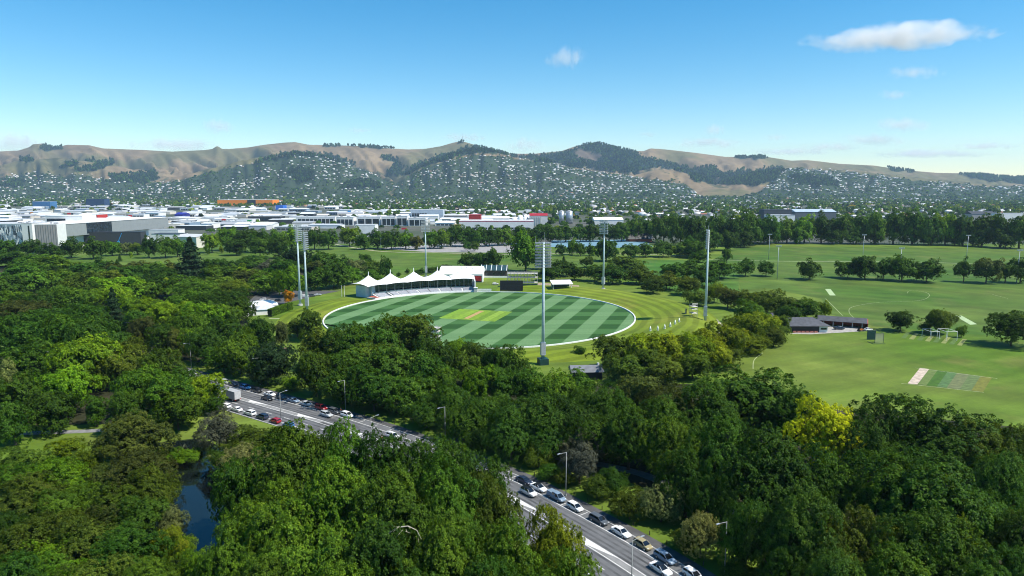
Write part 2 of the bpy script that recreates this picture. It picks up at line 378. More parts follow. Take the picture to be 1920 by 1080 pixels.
def bank():
    th = np.linspace(-214, 86, 150); rows = []
    for t in th:
        # crest radius and height by direction
        right = max(0, math.cos(R(t - 8))) ** .6; near = max(0, -math.sin(R(t)))
        crest = 97 + 20 * right - 4 * near; h = (1.3 + 1.5 * right) * min(1, (86 - t) / 14 + .15, (t + 214) / 10 + .2)
        prof = [(87.4, .03), (89, .10 + .05 * h), (.5 * (89 + crest), .55 * h), (crest - 2, h), (crest + 3, h * .98), (crest + 9, h * .45), (crest + 15, .02), (crest + 15.5, -.1)]
        rows.append([(OC.x + r * math.cos(R(t)), OC.y + r * math.sin(R(t)), z) for r, z in prof])
    V = np.array(rows); n, k = V.shape[:2]; i = np.arange(n * k).reshape(n, k)
    f = np.stack([i[:-1, :-1], i[:-1, 1:], i[1:, 1:], i[1:, :-1]], -1).reshape(-1, 4)[:, ::-1]
    me = mesh_np('grass_bank', V.reshape(-1, 3), f, [bank_mat()], smooth=True)
    o = link(bpy.data.objects.new('grass_bank', me)); o['kind'] = 'structure'
bank()

# ribbons (paths, road, lines) along a smoothed polyline
def catmull(P, n=14):
    P = [Vector((p[0], p[1], 0)) for p in P]; out = []
    for i in range(len(P) - 1):
        a, b, c, d = P[max(i - 1, 0)], P[i], P[i + 1], P[min(i + 2, len(P) - 1)]
        for k in range(n):
            t = k / n; out.append(.5 * ((2 * b) + (c - a) * t + (2 * a - 5 * b + 4 * c - d) * t * t + (3 * b - a - 3 * c + d) * t ** 3))
    out.append(P[-1]); return out
class Track:
    def __init__(s, P, n=14):
        s.p = catmull(P, n); s.s = [0]
        for a, b in zip(s.p, s.p[1:]): s.s.append(s.s[-1] + (b - a).length)
    def at(s, d, off=0):
        d = min(max(d, 0), s.s[-1] - 1e-3); i = max(k for k in range(len(s.s)) if s.s[k] <= d); i = min(i, len(s.p) - 2)
        t = (d - s.s[i]) / (s.s[i + 1] - s.s[i]); q = s.p[i].lerp(s.p[i + 1], t)
        a = s.p[max(i - 1, 0)]; b = s.p[min(i + 2, len(s.p) - 1)]; T = (b - a).normalized(); Nn = Vector((T.y, -T.x, 0))
        return q + Nn * off, T
    def near(s, pt):
        best = min(range(len(s.p)), key=lambda i: (s.p[i] - Vector((pt[0], pt[1], 0))).length)
        q, T = s.at(s.s[best]); w = Vector((pt[0], pt[1], 0)) - q
        return s.s[best] + w.dot(T), w.dot(Vector((T.y, -T.x, 0)))
    def ribbon(s, name, o0, o1, z, m, d0=0, d1=None, step=4.0, parent=None, thick=0, kind='structure'):
        d1 = s.s[-1] if d1 is None else d1; n = max(1, int((d1 - d0) / step)); b = MB(); rows = []
        for k in range(n + 1):
            d = d0 + (d1 - d0) * k / n; rows.append((s.at(d, o0)[0], s.at(d, o1)[0]))
        for (a, b_), (c, e) in zip(rows, rows[1:]):
            b.quad((*a[:2], z), (*b_[:2], z), (*e[:2], z), (*c[:2], z))
            if thick:
                b.quad((*a[:2], z), (*c[:2], z), (*c[:2], z - thick), (*a[:2], z - thick)); b.quad((*e[:2], z), (*b_[:2], z), (*b_[:2], z - thick), (*e[:2], z - thick))
        o = b.build(name, m, parent)
        me = o.data
        if me.polygons[0].normal.z < 0: me.flip_normals()
        if parent is None and kind: o['kind'] = kind
        return o
m_asph = mat('asphalt', (.135, .138, .145), .85, .12, .35, bump=.1)
m_asph2 = mat('old_asphalt', (.085, .085, .088), .9, .15, .5)
m_path = mat('path_asphalt', (.20, .20, .205), .9, .12, .6)
m_grav = mat('gravel_path', (.40, .36, .27), .95, .15, 1.2)
m_kerb = mat('kerb_concrete', (.36, .36, .35), .9, .12, 1.5)
m_line = mat('road_paint', (.72, .72, .70), .7, .12, 2.0)
ROAD = Track([(-330, 372), (-260, 340), (-200, 309), (-160, 283), (-127, 260), (-106, 245), (-81, 227.5), (-53, 208), (-28, 188), (0, 162), (15.5, 143), (28, 126), (38, 110), (50, 88), (60, 66), (68, 40)])
W_ = 19.2
road = ROAD.ribbon('road', 0, W_, .05, m_asph)
for nm, o in (('kerb', (-.35, 0)), ('kerb', (W_, W_ + .35))): ROAD.ribbon(nm, o[0], o[1], .15, m_kerb, thick=.2)
ROAD.ribbon('footpath', -2.9, -.35, .055, m_asph2)
for o in (2.65, 8.2, 10.0, 16.4): ROAD.ribbon('lane_line', o - .09, o + .09, .058, m_line, parent=road)
L_ = ROAD.s[-1]
d = 40
while d < L_ - 20:
    ROAD.ribbon('lane_dash', 13.12, 13.28, .058, m_line, d, d + 3, 3, parent=road)
    ROAD.ribbon('lane_dash', 5.4, 5.52, .058, m_line, d, d + 3, 3, parent=road) if False else None
    d += 9
d = 60
while d < L_ - 20:                                                   # T marks of the parking bays, chevrons of the flush median
    ROAD.ribbon('bay_mark', .2, 2.55, .058, m_line, d, d + .14, 1, parent=road)
    ROAD.ribbon('bay_mark', 16.5, 19.0, .058, m_line, d + 3, d + 3.14, 1, parent=road); d += 6.2
for u, v in ((485, 754), (580, 779), (685, 810), (985, 945), (1125, 1027)):
    d, _ = ROAD.near(G(u, v)); a = ROAD.at(d - 4.2, 8.3)[0]; b_ = ROAD.at(d - 3, 9.9)[0]; c = ROAD.at(d + 5, 8.3)[0]; e = ROAD.at(d + 3.6, 8.25)[0]
    q = sheet('median_chevron', [(a.x, a.y), (b_.x, b_.y), (c.x, c.y)], .062, m_line, parent=road)
ROAD.ribbon('median_paint', 8.3, 9.9, .054, mat('worn_median', (.24, .24, .24), .85, .12, .4), parent=road)
for o in (3.6, 5.0, 6.4, 7.6, 10.6, 12.2, 14.0, 15.6):
    ROAD.ribbon('tyre_wear', o - .28, o + .28, .0535, mat('tyre_wear', (.095, .097, .103), .8, .25, .25), parent=road)
rgp = random.Random(9)
for k in range(26):
    d = rgp.uniform(70, L_ - 30); o = rgp.uniform(3, 16); ROAD.ribbon('asphalt_patch', o, min(o + rgp.uniform(.8, 2.4), 18), .056, mat('asphalt_patch_%d' % (k % 3), ((.075, .076, .08), (.16, .16, .16), (.10, .10, .105))[k % 3], .9, .2, .8), d, d + rgp.uniform(1.5, 9), 3, parent=road)
# paths
Track([G(-120, 818), G(0, 814), G(90, 811), G(200, 806), G(300, 790)]).ribbon('footpath', -1.5, 1.5, .05, m_path)
Track([G(860, 795), G(905, 815), G(1045, 858), G(1130, 872), G(1200, 888), G(1260, 912), G(1330, 940), G(1420, 985), G(1560, 1040)]).ribbon('footpath', -1.6, 1.6, .05, m_path)
Track([G(800, 850), G(870, 822), G(910, 800), G(960, 775), G(1010, 740)]).ribbon('side_road', -2.6, 2.6, .045, m_asph2)
Track([G(1180, 552), G(1225, 559, 1), G(1281, 573, 1), G(1324, 590), G(1343, 603), G(1352, 617), G(1340, 640)]).ribbon('gravel_path', -1.6, 1.6, .09, m_grav)
Track([G(1300, 607), G(1330, 615), G(1310, 633), G(1270, 645)]).ribbon('gravel_path', -2.2, 2.2, .07, mat('worn_track', (.26, .25, .10), .95, .2, .5))
Track([G(1330, 487), G(1480, 490), G(1700, 491), G(1930, 499)]).ribbon('gravel_path', -1.2, 1.2, .07, mat('pale_track', (.34, .38, .22), .95, .15, .5))
Track([G(600, 452), G(700, 470), G(815, 474), G(960, 477), G(1120, 474), G(1290, 480)]).ribbon('gravel_path', -1.6, 1.6, .07, m_grav)
Track([G(505, 597), G(560, 600), G(630, 612)]).ribbon('gravel_path', -1.1, 1.1, .06, mat('pale_track', (.34, .38, .22)))
sheet('car_park', gp((700, 466), (812, 473), (990, 474), (990, 456), (830, 457)), .06, mat('pale_asphalt', (.30, .29, .29), .9, .1, .2))
sheet('tennis_court', gp((1030, 463), (1130, 465), (1225, 463), (1205, 449), (1120, 450), (1035, 451)), .06, mat('court_blue', (.15, .28, .36), .8, .08, .1))
sheet('courtyard', gp((1480, 626), (1520, 627), (1625, 621), (1600, 611), (1560, 612)), .06, mat('yard_concrete', (.36, .34, .31), .9, .12, .6))
sheet('dirt_yard', gp((1000, 540), (1050, 552), (1090, 545), (1085, 535), (1010, 530)), .06, mat('dirt', (.33, .26, .17), .95, .2, .5))
sheet('car_park', gp((455, 575), (520, 572), (600, 553), (640, 545), (560, 545), (480, 553)), .06, m_asph2)
# wicket blocks on the right-hand ground
def quad_px(name, pts, z, m): return sheet(name, [G(*p) for p in pts], z, m)
def lerp2(a, b, t): return (a[0] + (b[0] - a[0]) * t, a[1] + (b[1] - a[1]) * t)
A_, B_, C_, D_ = [tuple(G(*p)[:2]) for p in ((1725, 690), (1852, 707), (1835, 734), (1702, 719))]
cuts = [0, .14, .27, .42, .56, .74, .9, 1.06]
cc = [(.52, .42, .33), (.115, .165, .035), (.045, .115, .004), (.075, .15, .042), (.135, .155, .06), (.105, .155, .045), (.15, .155, .02)]
for i in range(7):
    sheet('wicket_strip', [lerp2(A_, B_, cuts[i]), lerp2(A_, B_, cuts[i + 1]), lerp2(D_, C_, cuts[i + 1]), lerp2(D_, C_, cuts[i])], .05, mat('side_wicket_%d' % i, cc[i], .9, .15, .6))
m_chalk = mat('chalk_line', (.45, .50, .28), .9, .15, .8)
for a, b_ in (((1716, 690), (1870, 710)), ((1690, 719), (1845, 736))): Track([G(*a), G(*b_)]).ribbon('chalk_line', -.12, .12, .06, m_chalk)
for pts in (((1547, 542), (1557, 542), (1567, 554), (1556, 554)), ((1790, 592), (1803, 592), (1832, 608), (1819, 609))):
    quad_px('wicket_strip', pts, .05, mat('artificial_wicket', (.36, .46, .24), .9, .1, .5))
quad_px('wicket_strip', ((1216, 508), (1225, 508), (1220, 512), (1212, 512)), .05, mat('artificial_wicket', (.36, .46, .24)))
for P in ([(1602, 597), (1592, 585), (1600, 575), (1650, 567), (1720, 564), (1742, 556), (1735, 548), (1706, 545), (1702, 550)], [(1548, 560), (1580, 592)], [(1412, 692), (1414, 675), (1430, 662)], [(1860, 552), (1890, 560)]):
    Track([G(*p) for p in P], 8).ribbon('field_line', -.11, .11, .06, m_chalk)
for i in range(8):
    a = (1700 + i * 15, 622 + i * 1.9); quad_px('practice_wicket', (a, (a[0] + 8, a[1] + 1), (a[0] - 2, a[1] + 13), (a[0] - 11, a[1] + 12)), .05, mat('practice_turf_%d' % (i % 2), ((.085, .15, .03), (.21, .24, .07))[i % 2], .9, .15, .6))

m_litter = lawn_mat('leaf_litter', (.018, .026, .009), (.045, .042, .022), speck=.3, big=.03)
for P in ([(-30, 640), (-40, 500), (130, 492), (200, 505), (420, 492), (560, 500), (600, 530), (520, 560), (440, 570), (470, 612), (520, 640), (480, 700), (330, 672)], [(-60, 800), (-30, 660), (330, 690), (390, 720), (330, 770), (220, 795)],
          [(560, 690), (590, 640), (700, 640), (820, 690), (900, 690), (980, 720), (1180, 720), (1330, 720), (1400, 740), (1480, 760), (1900, 800), (2000, 1080), (1500, 1080), (1330, 960), (1180, 905), (1000, 845), (900, 790), (780, 790), (660, 740)]):
    sheet('woodland_floor', gp(*P), .03, m_litter)
# ------------------------------------------------------------------ the hills
def hills():
    def line(P, u): P = np.array(P, float); return np.interp(u, P[:, 0], P[:, 1])
    BACK = [(-400, 300), (0, 285), (60, 282), (80, 276), (88, 270), (104, 269), (116, 275), (130, 276), (150, 271), (190, 272), (215, 278), (290, 281), (340, 284), (400, 281), (414, 279), (423, 273), (432, 279), (445, 279), (480, 276), (510, 271), (545, 267), (565, 266), (590, 271), (640, 272), (700, 274), (740, 278), (770, 280), (800, 279), (830, 274), (850, 268), (867, 264), (885, 269), (900, 274), (930, 283), (960, 288), (1000, 288), (1050, 283), (1075, 274), (1095, 270), (1118, 268), (1140, 275), (1180, 283), (1200, 283), (1212, 278), (1230, 279), (1250, 281), (1300, 287), (1350, 294), (1380, 294), (1420, 293), (1470, 301), (1500, 300), (1560, 307), (1620, 310), (1680, 319), (1740, 324), (1800, 325), (1850, 331), (1920, 334), (2300, 345)]
    SP1 = [(250, 352), (300, 346), (330, 336), (400, 318), (450, 305), (500, 295), (560, 287), (600, 291), (640, 302), (680, 318), (720, 335), (760, 352)]
    SP2 = [(715, 354), (740, 341), (770, 325), (810, 305), (850, 290), (890, 279), (930, 284), (960, 295), (1010, 300), (1060, 312), (1120, 320), (1180, 328), (1240, 336), (1300, 346), (1340, 354)]
    SP3 = [(1120, 352), (1180, 328), (1230, 317), (1262, 319), (1300, 330), (1340, 350)]
    SP4 = [(1320, 352), (1360, 338), (1400, 326), (1480, 315), (1540, 318), (1600, 322), (1700, 333), (1800, 343), (1900, 350)]
    SP5 = [(-300, 320), (0, 318), (60, 300), (130, 296), (200, 305), (300, 322), (420, 340), (470, 352)]
    us = np.linspace(-330, 2250, 760); ys = np.concatenate([np.linspace(4700, 9000, 150), np.linspace(9080, 11500, 14)])
    U, Y = np.meshgrid(us, ys); XS = (U - 960) / FPX * 1.01
    X = XS * Y
    def H_at(v, D): y = (540 - v) / FPX; return CAM_H + D * (-SP + y * CP) / (CP + y * SP)
    Z = np.zeros_like(U)
    # back range
    w = 40 * (fbm(U / 130, Y / 900, 3) - .5) * np.clip((8600 - Y) / 2500, 0, 1)
    hb = H_at(line(BACK, U + w), 8700); t = np.clip((Y - 5400) / 3300, 0, 1)
    prof = .62 * t ** 1.15 + .38 * t * t * (3 - 2 * t)
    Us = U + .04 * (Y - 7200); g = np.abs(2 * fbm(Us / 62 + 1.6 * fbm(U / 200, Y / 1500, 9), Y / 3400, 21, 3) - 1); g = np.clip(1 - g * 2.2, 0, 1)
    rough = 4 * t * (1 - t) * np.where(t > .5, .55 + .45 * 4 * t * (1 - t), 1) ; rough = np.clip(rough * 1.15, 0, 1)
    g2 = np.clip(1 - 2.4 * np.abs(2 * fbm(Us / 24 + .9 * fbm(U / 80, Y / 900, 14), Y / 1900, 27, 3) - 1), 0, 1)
    Zb = hb * prof * (1 - (.46 * g + .14 * g2) * rough) + (80 * (np.abs(2 * fbm(Us / 26, Y / 420, 31, 5) - 1) - .25) + 40 * (fbm(U / 8, Y / 130, 35, 3) - .5)) * rough
    Zb = np.where(Y > 8700, hb * (1 - .5 * np.clip((Y - 8700) / 2800, 0, 1)), Zb)
    def spur(P, d0, d1, d2, s, gd=.42):
        ww = 26 * (fbm(U / 70, Y / 600, s) - .5)
        h = np.maximum(H_at(line(P, U + ww * np.clip((d1 - Y) / 800, 0, 1)), d1), 0)
        a = np.clip((Y - d0) / (d1 - d0), 0, 1); b = np.clip((d2 - Y) / (d2 - d1), 0, 1)
        gg = np.clip(1 - 2.2 * np.abs(2 * fbm(U / 34, Y / 2500, s + 5, 3) - 1), 0, 1)
        return h * np.minimum(a * a * (3 - 2 * a) * .5 + a * .5, b) * (1 - gd * gg * 4 * a * (1 - a)) + 22 * (fbm(U / 14, Y / 220, s + 9) - .5) * a * (h > 5)
    Z = np.maximum(Zb, spur(SP1, 4900, 6200, 7600, 40)); Z = np.maximum(Z, spur(SP2, 4900, 6400, 7800, 50))
    Z = np.maximum(Z, spur(SP3, 5300, 6500, 7600, 60)); Z = np.maximum(Z, spur(SP4, 5000, 6600, 8000, 70)); Z = np.maximum(Z, spur(SP5, 5300, 7000, 8600, 80))
    Z = np.where(Y < 4800, -3, Z)
    n, k = U.shape; pu, pv = proj(X, Y, Z)
    # land cover: dry grass, plantation forest, leafy suburb
    def inpoly(P, x, y):
        ins = np.zeros(x.shape, bool); P = np.array(P, float)
        for a, b in zip(P, np.roll(P, -1, 0)):
            ins ^= ((a[1] > y) != (b[1] > y)) & (x < (b[0] - a[0]) * (y - a[1]) / (b[1] - a[1] + 1e-9) + a[0])
        return ins
    jx = pu + 14 * (fbm(U / 16, Y / 120, 90) - .5); jy = pv + 9 * (fbm(U / 16, Y / 120, 91) - .5)
    FOREST = [[(955, 292), (1010, 291), (1060, 286), (1090, 272), (1120, 264), (1145, 272), (1180, 284), (1215, 295), (1262, 306), (1300, 318), (1290, 326), (1240, 312), (1180, 324), (1120, 318), (1060, 309), (1000, 300)],
              [(605, 262), (640, 264), (668, 270), (664, 275), (608, 274)], [(670, 268), (700, 266), (742, 275), (738, 281), (676, 277)],
              [(712, 292), (745, 297), (758, 312), (745, 328), (725, 322), (740, 306), (722, 300)], [(205, 330), (250, 330), (290, 320), (296, 336), (270, 345), (210, 342)],
              [(470, 306), (500, 298), (545, 288), (590, 286), (640, 296), (670, 310), (640, 304), (590, 294), (550, 294), (500, 303)],
              [(740, 330), (790, 306), (850, 284), (890, 274), (935, 282), (955, 292), (900, 288), (850, 296), (800, 312), (760, 328)],
              [(1285, 318), (1330, 312), (1350, 320), (1340, 345), (1300, 340)], [(1345, 325), (1420, 318), (1470, 316), (1455, 335), (1420, 348), (1350, 345)], [(1485, 330), (1560, 335), (1570, 348), (1490, 346)],
              [(540, 318), (580, 315), (586, 338), (555, 345)], [(1665, 314), (1715, 317), (1712, 323), (1670, 321)], [(1380, 292), (1440, 293), (1440, 298), (1380, 297)], [(1790, 326), (1920, 330), (1930, 345), (1860, 340)],
              [(40, 296), (64, 297), (62, 304), (42, 303)], [(160, 299), (176, 298), (174, 304), (162, 303)], [(110, 312), (140, 303), (150, 308), (115, 320)], [(137, 322), (175, 311), (210, 303), (212, 308), (170, 322), (140, 326)], [(75, 270), (110, 268), (118, 280), (80, 284)], [(865, 260), (872, 262), (870, 268), (862, 268)], [(640, 345), (700, 340), (720, 352), (640, 356)], [(0, 345), (40, 338), (40, 352), (0, 352)]]
    forest = np.zeros(U.shape, bool)
    for P in FOREST: forest |= inpoly(P, jx, jy)
    scar = inpoly([(1076, 284), (1090, 280), (1135, 292), (1120, 304), (1090, 302)], jx, jy); forest &= ~scar
    SUB = [[(330, 340), (400, 322), (470, 306), (550, 294), (600, 294), (650, 306), (690, 322), (740, 345), (720, 392), (300, 392)], [(740, 345), (790, 318), (850, 298), (900, 290), (960, 297), (1010, 303), (1060, 312), (1120, 322), (1200, 332), (1290, 345), (1330, 392), (730, 392)],
           [(1455, 318), (1500, 316), (1560, 320), (1640, 328), (1740, 340), (1840, 350), (2100, 352), (2100, 392), (1320, 392), (1440, 352)], [(-10, 335), (60, 325), (150, 330), (260, 345), (330, 340), (330, 392), (-200, 392), (-200, 335)]]
    sub = np.zeros(U.shape, bool)
    for P in SUB: sub |= inpoly(P, jx, jy)
    sub |= (Z < 25); sub &= ~forest
    dry = np.stack([.200 + 0 * U, .146 + 0 * U, .086 + 0 * U], -1)
    k1 = fbm(U / 30, Y / 260, 100)[..., None]; dry = dry * (.68 + .7 * k1)
    grn = np.array([.105, .108, .046]); gk = np.clip((fbm(U / 90, Y / 700, 101) - .48) * 4 + np.clip((U - 1350) / 500, 0, .7), 0, .75)[..., None]
    c = dry * (1 - gk) + grn * gk
    gul = (np.clip(np.maximum(g, .8 * g2), 0, 1) * rough > .66) & (fbm(U / 20, Y / 200, 102) > .42); c[gul] = (.075, .076, .040)  # scrub in the gullies, with some of their shade put into the colour
    c[scar] = np.array([.13, .10, .075]); c[forest] = np.array([.020, .042, .026]) ; c[sub] = np.array([.034, .052, .028])
    c = np.concatenate([c, np.ones(c.shape[:2] + (1,))], -1)
    i = np.arange(n * k).reshape(n, k); f = np.stack([i[:-1, :-1], i[:-1, 1:], i[1:, 1:], i[1:, :-1]], -1).reshape(-1, 4)
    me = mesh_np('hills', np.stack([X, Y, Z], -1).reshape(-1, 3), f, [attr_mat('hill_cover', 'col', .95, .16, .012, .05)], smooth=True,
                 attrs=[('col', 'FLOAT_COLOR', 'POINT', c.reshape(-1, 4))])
    o = link(bpy.data.objects.new('hills', me)); o['kind'] = 'structure'
    vis = (Y > 4900) & (Y < 8700) & (U > -80) & (U < 2000)
    return dict(X=X, Y=Y, Z=Z, forest=forest & vis, sub=sub & vis & (Z > 6))
HILL = hills()
# ------------------------------------------------------------------ trees
m_leaf = foliage_mat('foliage'); m_bark = mat('bark', (.10, .075, .055), .95, .2, 2.5)
def unit(v): return v / np.maximum(np.linalg.norm(v, axis=-1, keepdims=True), 1e-9)
def leaf_mesh(name, P, Nn, size, tint, rng, asp=.62):
    n = len(P); t = unit(np.cross(Nn, unit(rng.normal(size=(n, 3))))); b = np.cross(Nn, t)
    s = size[:, None] * rng.uniform(.7, 1.3, (n, 1))
    base = P - t * s * .5; tip = P + t * s * .5 - Nn * s * .12; l = P + b * s * asp * .5 + Nn * s * .1; r = P - b * s * asp * .5 + Nn * s * .1
    V = np.stack([base, r, tip, l], 1).reshape(-1, 3); F = np.arange(n * 4).reshape(n, 4)
    return mesh_np(name, V, F, [m_leaf], attrs=[('tint', 'FLOAT', 'FACE', np.clip(tint, 0, 1))])
def crown_mesh(name, seed, asp, nl, nleaf, leaf, kind='dome'):
    """crown of radius 1 and height asp (z from 0 to asp): leafy lobes over an uneven dome"""
    rng = np.random.default_rng(seed)
    if kind == 'conifer':
        z = rng.uniform(0, 1, nleaf) ** 1.25; rad = (1 - z) ** .8 * (.75 + .25 * np.sin(z * 46 + rng.uniform(0, 1, nleaf))) * rng.uniform(.55, 1.05, nleaf) + .02
        a = rng.uniform(0, 2 * np.pi, nleaf); rad *= 1 + .18 * np.sin(a * 3 + z * 9) + .12 * np.sin(a * 5 - z * 14)
        P = np.stack([rad * np.cos(a), rad * np.sin(a), z * asp + (-.12 * rad)], -1)
        Nn = unit(np.stack([np.cos(a), np.sin(a), .7 + 0 * a], -1) + .55 * rng.normal(size=(nleaf, 3)))
        return leaf_mesh(name, P, Nn, np.full(nleaf, leaf), .5 * rng.uniform(0, 1, nleaf) + .4 * rng.uniform(0, 1, nleaf), rng)
    # lobes (limbs of the crown), sprays on the lobes, leaves on the sprays
    d = unit(rng.normal(size=(nl * 8, 3))); d = d[d[:, 2] > -.8][:nl]; n = len(d)
    env = np.array([1, 1, asp * .5]); d[:, 2] = np.where(d[:, 2] < 0, d[:, 2] * .8, d[:, 2]); az = np.arctan2(d[:, 1], d[:, 0])
    ph = rng.uniform(0, 6.28, 4); wob = 1 + (.15 * np.sin(2 * az + ph[0]) + .11 * np.sin(3 * az + ph[1]) + .08 * np.sin(5 * az + ph[2])) * (0 if kind == 'ball' else 1) + (.15 if kind != 'ball' else .05) * rng.normal(size=n)
    lr = rng.uniform(.15, .42, n) * (1.0 if kind != 'ball' else .7); rr = (rng.uniform(.45, 1, n) ** .5) * np.clip(wob, .6, 1.3)
    c = d * env * (rr * (1 - lr * .7))[:, None]; c[:, 2] += asp * .5
    st = unit(d + .5 * rng.normal(size=(n, 3))); sl = rng.uniform(1.0, 1.5, n)                    # each lobe stretched along its limb
    nsp = max(60, nleaf // 24); w = lr ** 2; si = rng.choice(n, nsp * 3, p=w / w.sum()); q = unit(rng.normal(size=(len(si), 3)))
    q[:, 2] = np.where((q[:, 2] < -.3) & (rng.uniform(size=len(si)) < .6), -q[:, 2], q[:, 2])
    q2 = q * np.array([1, 1, .85]); q2 += st[si] * ((q2 * st[si]).sum(1) * (sl[si] - 1))[:, None]
    S = c[si] + q2 * (lr[si] * rng.uniform(.8, 1.12, len(si)))[:, None]
    keep = S[:, 2] > .01
    for k in range(n): keep &= ~((np.linalg.norm(S - c[k], axis=1) / lr[k] < .7) & (si != k))
    S, q, si = S[keep][:nsp], q[keep][:nsp], si[keep][:nsp]
    far = rng.uniform(size=len(S)) < .05; S[far] += q[far] * .10                                  # twigs that stick out
    li = rng.integers(0, len(S), nleaf); sg = np.sqrt(1.0 / len(S)) * 1.15
    off = rng.normal(size=(nleaf, 3)) * sg * np.array([1, 1, .7]); off -= q[li] * ((off * q[li]).sum(1) * .5)[:, None]
    P = S[li] + off - np.array([0, 0, .6]) * (np.linalg.norm(off, axis=1) ** 2 / sg)[:, None] * .5
    outw = unit((P - np.array([0, 0, asp * .4])) / env)
    Nn = unit(.42 * q[li] + .62 * outw + np.array([0, 0, .25]) + .42 * rng.normal(size=P.shape) + 1.2 * off)
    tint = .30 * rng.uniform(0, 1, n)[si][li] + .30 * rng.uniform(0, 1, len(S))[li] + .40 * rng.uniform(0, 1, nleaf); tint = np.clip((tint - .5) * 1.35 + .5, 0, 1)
    size = np.full(len(P), leaf)
    # inner shade painted by a dark tint: sparse larger sprays through the core
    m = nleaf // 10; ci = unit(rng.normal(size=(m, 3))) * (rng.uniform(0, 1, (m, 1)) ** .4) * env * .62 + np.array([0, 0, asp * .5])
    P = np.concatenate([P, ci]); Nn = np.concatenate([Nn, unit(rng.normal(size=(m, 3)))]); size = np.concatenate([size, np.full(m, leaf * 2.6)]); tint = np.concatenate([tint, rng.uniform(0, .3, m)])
    return leaf_mesh(name, P, Nn, size, tint, rng)
def trunk_mesh(name, seed, nlimb=6):
    """height 1 = up to the middle of the crown, unit radius ~ real fraction"""
    rng = random.Random(seed); b = MB(); p = Vector((0, 0, -.03)); r = .05
    for k in range(4):
        q = p + Vector((rng.uniform(-.03, .03), rng.uniform(-.03, .03), .2)); b.tube(p, q, r, r * .82, 7, caps=False); p = q; r *= .82
    for k in range(nlimb):
        a = 2 * math.pi * k / nlimb + rng.uniform(-.4, .4); z0 = rng.uniform(.35, .7); l = rng.uniform(.3, .5)
        m = Vector((math.cos(a) * l * .5, math.sin(a) * l * .5, z0 + .18)); e = Vector((math.cos(a) * l, math.sin(a) * l, z0 + rng.uniform(.25, .5)))
        b.tube((0, 0, z0), m, .026, .018, 5, caps=False); b.tube(m, e, .018, .007, 5, caps=False)
    return b.mesh(name, [m_bark], True)
CROWN = {}
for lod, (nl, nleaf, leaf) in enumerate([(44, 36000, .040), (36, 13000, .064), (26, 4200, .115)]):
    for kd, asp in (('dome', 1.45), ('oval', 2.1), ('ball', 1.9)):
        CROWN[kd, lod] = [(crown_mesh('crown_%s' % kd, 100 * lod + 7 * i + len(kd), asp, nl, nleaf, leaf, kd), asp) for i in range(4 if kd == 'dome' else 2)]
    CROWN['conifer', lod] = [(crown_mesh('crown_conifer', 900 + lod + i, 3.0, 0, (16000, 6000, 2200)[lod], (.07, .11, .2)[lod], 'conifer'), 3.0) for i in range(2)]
TRUNK = [trunk_mesh('trunk', s) for s in range(4)]
FC = {'d': (.050, .112, .010), 'g': (.080, .160, .011), 'l': (.135, .240, .010), 'y': (.160, .215, .008), 'Y': (.32, .39, .008), 'o': (.086, .134, .012), 'b': (.078, .102, .016),
      's': (.100, .118, .072), 'k': (.020, .046, .014), 'p': (.150, .175, .048), 'O': (.30, .20, .012), 'r': (.092, .106, .022)}
FN = {'d': 'dark green', 'g': 'mid green', 'l': 'bright lime green', 'y': 'yellowish green', 'Y': 'golden yellow', 'o': 'olive green', 'b': 'dull olive', 's': 'silvery grey', 'k': 'blackish green', 'p': 'pale green', 'O': 'orange', 'r': 'dull brownish green'}
TREES = []                                                            # (object, base label, category, group)
TREE_N = [0]
def tree(X, Y, h, r, code, kind, zone, name=None, label=None, low=.14, cat='tree'):
    i = TREE_N[0]; TREE_N[0] += 1
    dist = math.hypot(X, Y); lod = 0 if dist < 200 else 1 if dist < 480 else 2
    me, asp = CROWN[kind, lod][(i * 7 + i // 3) % len(CROWN[kind, lod])]
    nm = name or {'conifer': 'conifer_tree', 'ball': 'clipped_tree'}.get(kind) or ('bush' if h < 8.6 else 'shelter_tree' if zone.startswith(('beyond', 'along', 'in the dark belt')) else 'hedge_tree' if 'hedge' in zone else 'broadleaf_tree')
    t = empty(nm, (X, Y, 0), random.uniform(0, 6.28))
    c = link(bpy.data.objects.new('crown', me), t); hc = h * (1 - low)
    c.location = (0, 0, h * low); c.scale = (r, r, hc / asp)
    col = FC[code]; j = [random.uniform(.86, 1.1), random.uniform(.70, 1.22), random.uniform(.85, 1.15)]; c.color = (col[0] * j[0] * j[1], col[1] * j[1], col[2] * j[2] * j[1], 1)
    tk = link(bpy.data.objects.new('trunk', TRUNK[i % 4]), t); s = h * .62; tk.scale = (max(s * .9, r * .9),) * 2 + (s,) if r < h else (s * .9, s * .9, s)
    tk.scale = (min(s, 1.6 * r), min(s, 1.6 * r), s)
    u, v = proj(X, Y, h); TREES.append((t, label, FN[code], nm, zone, u, cat)); return t
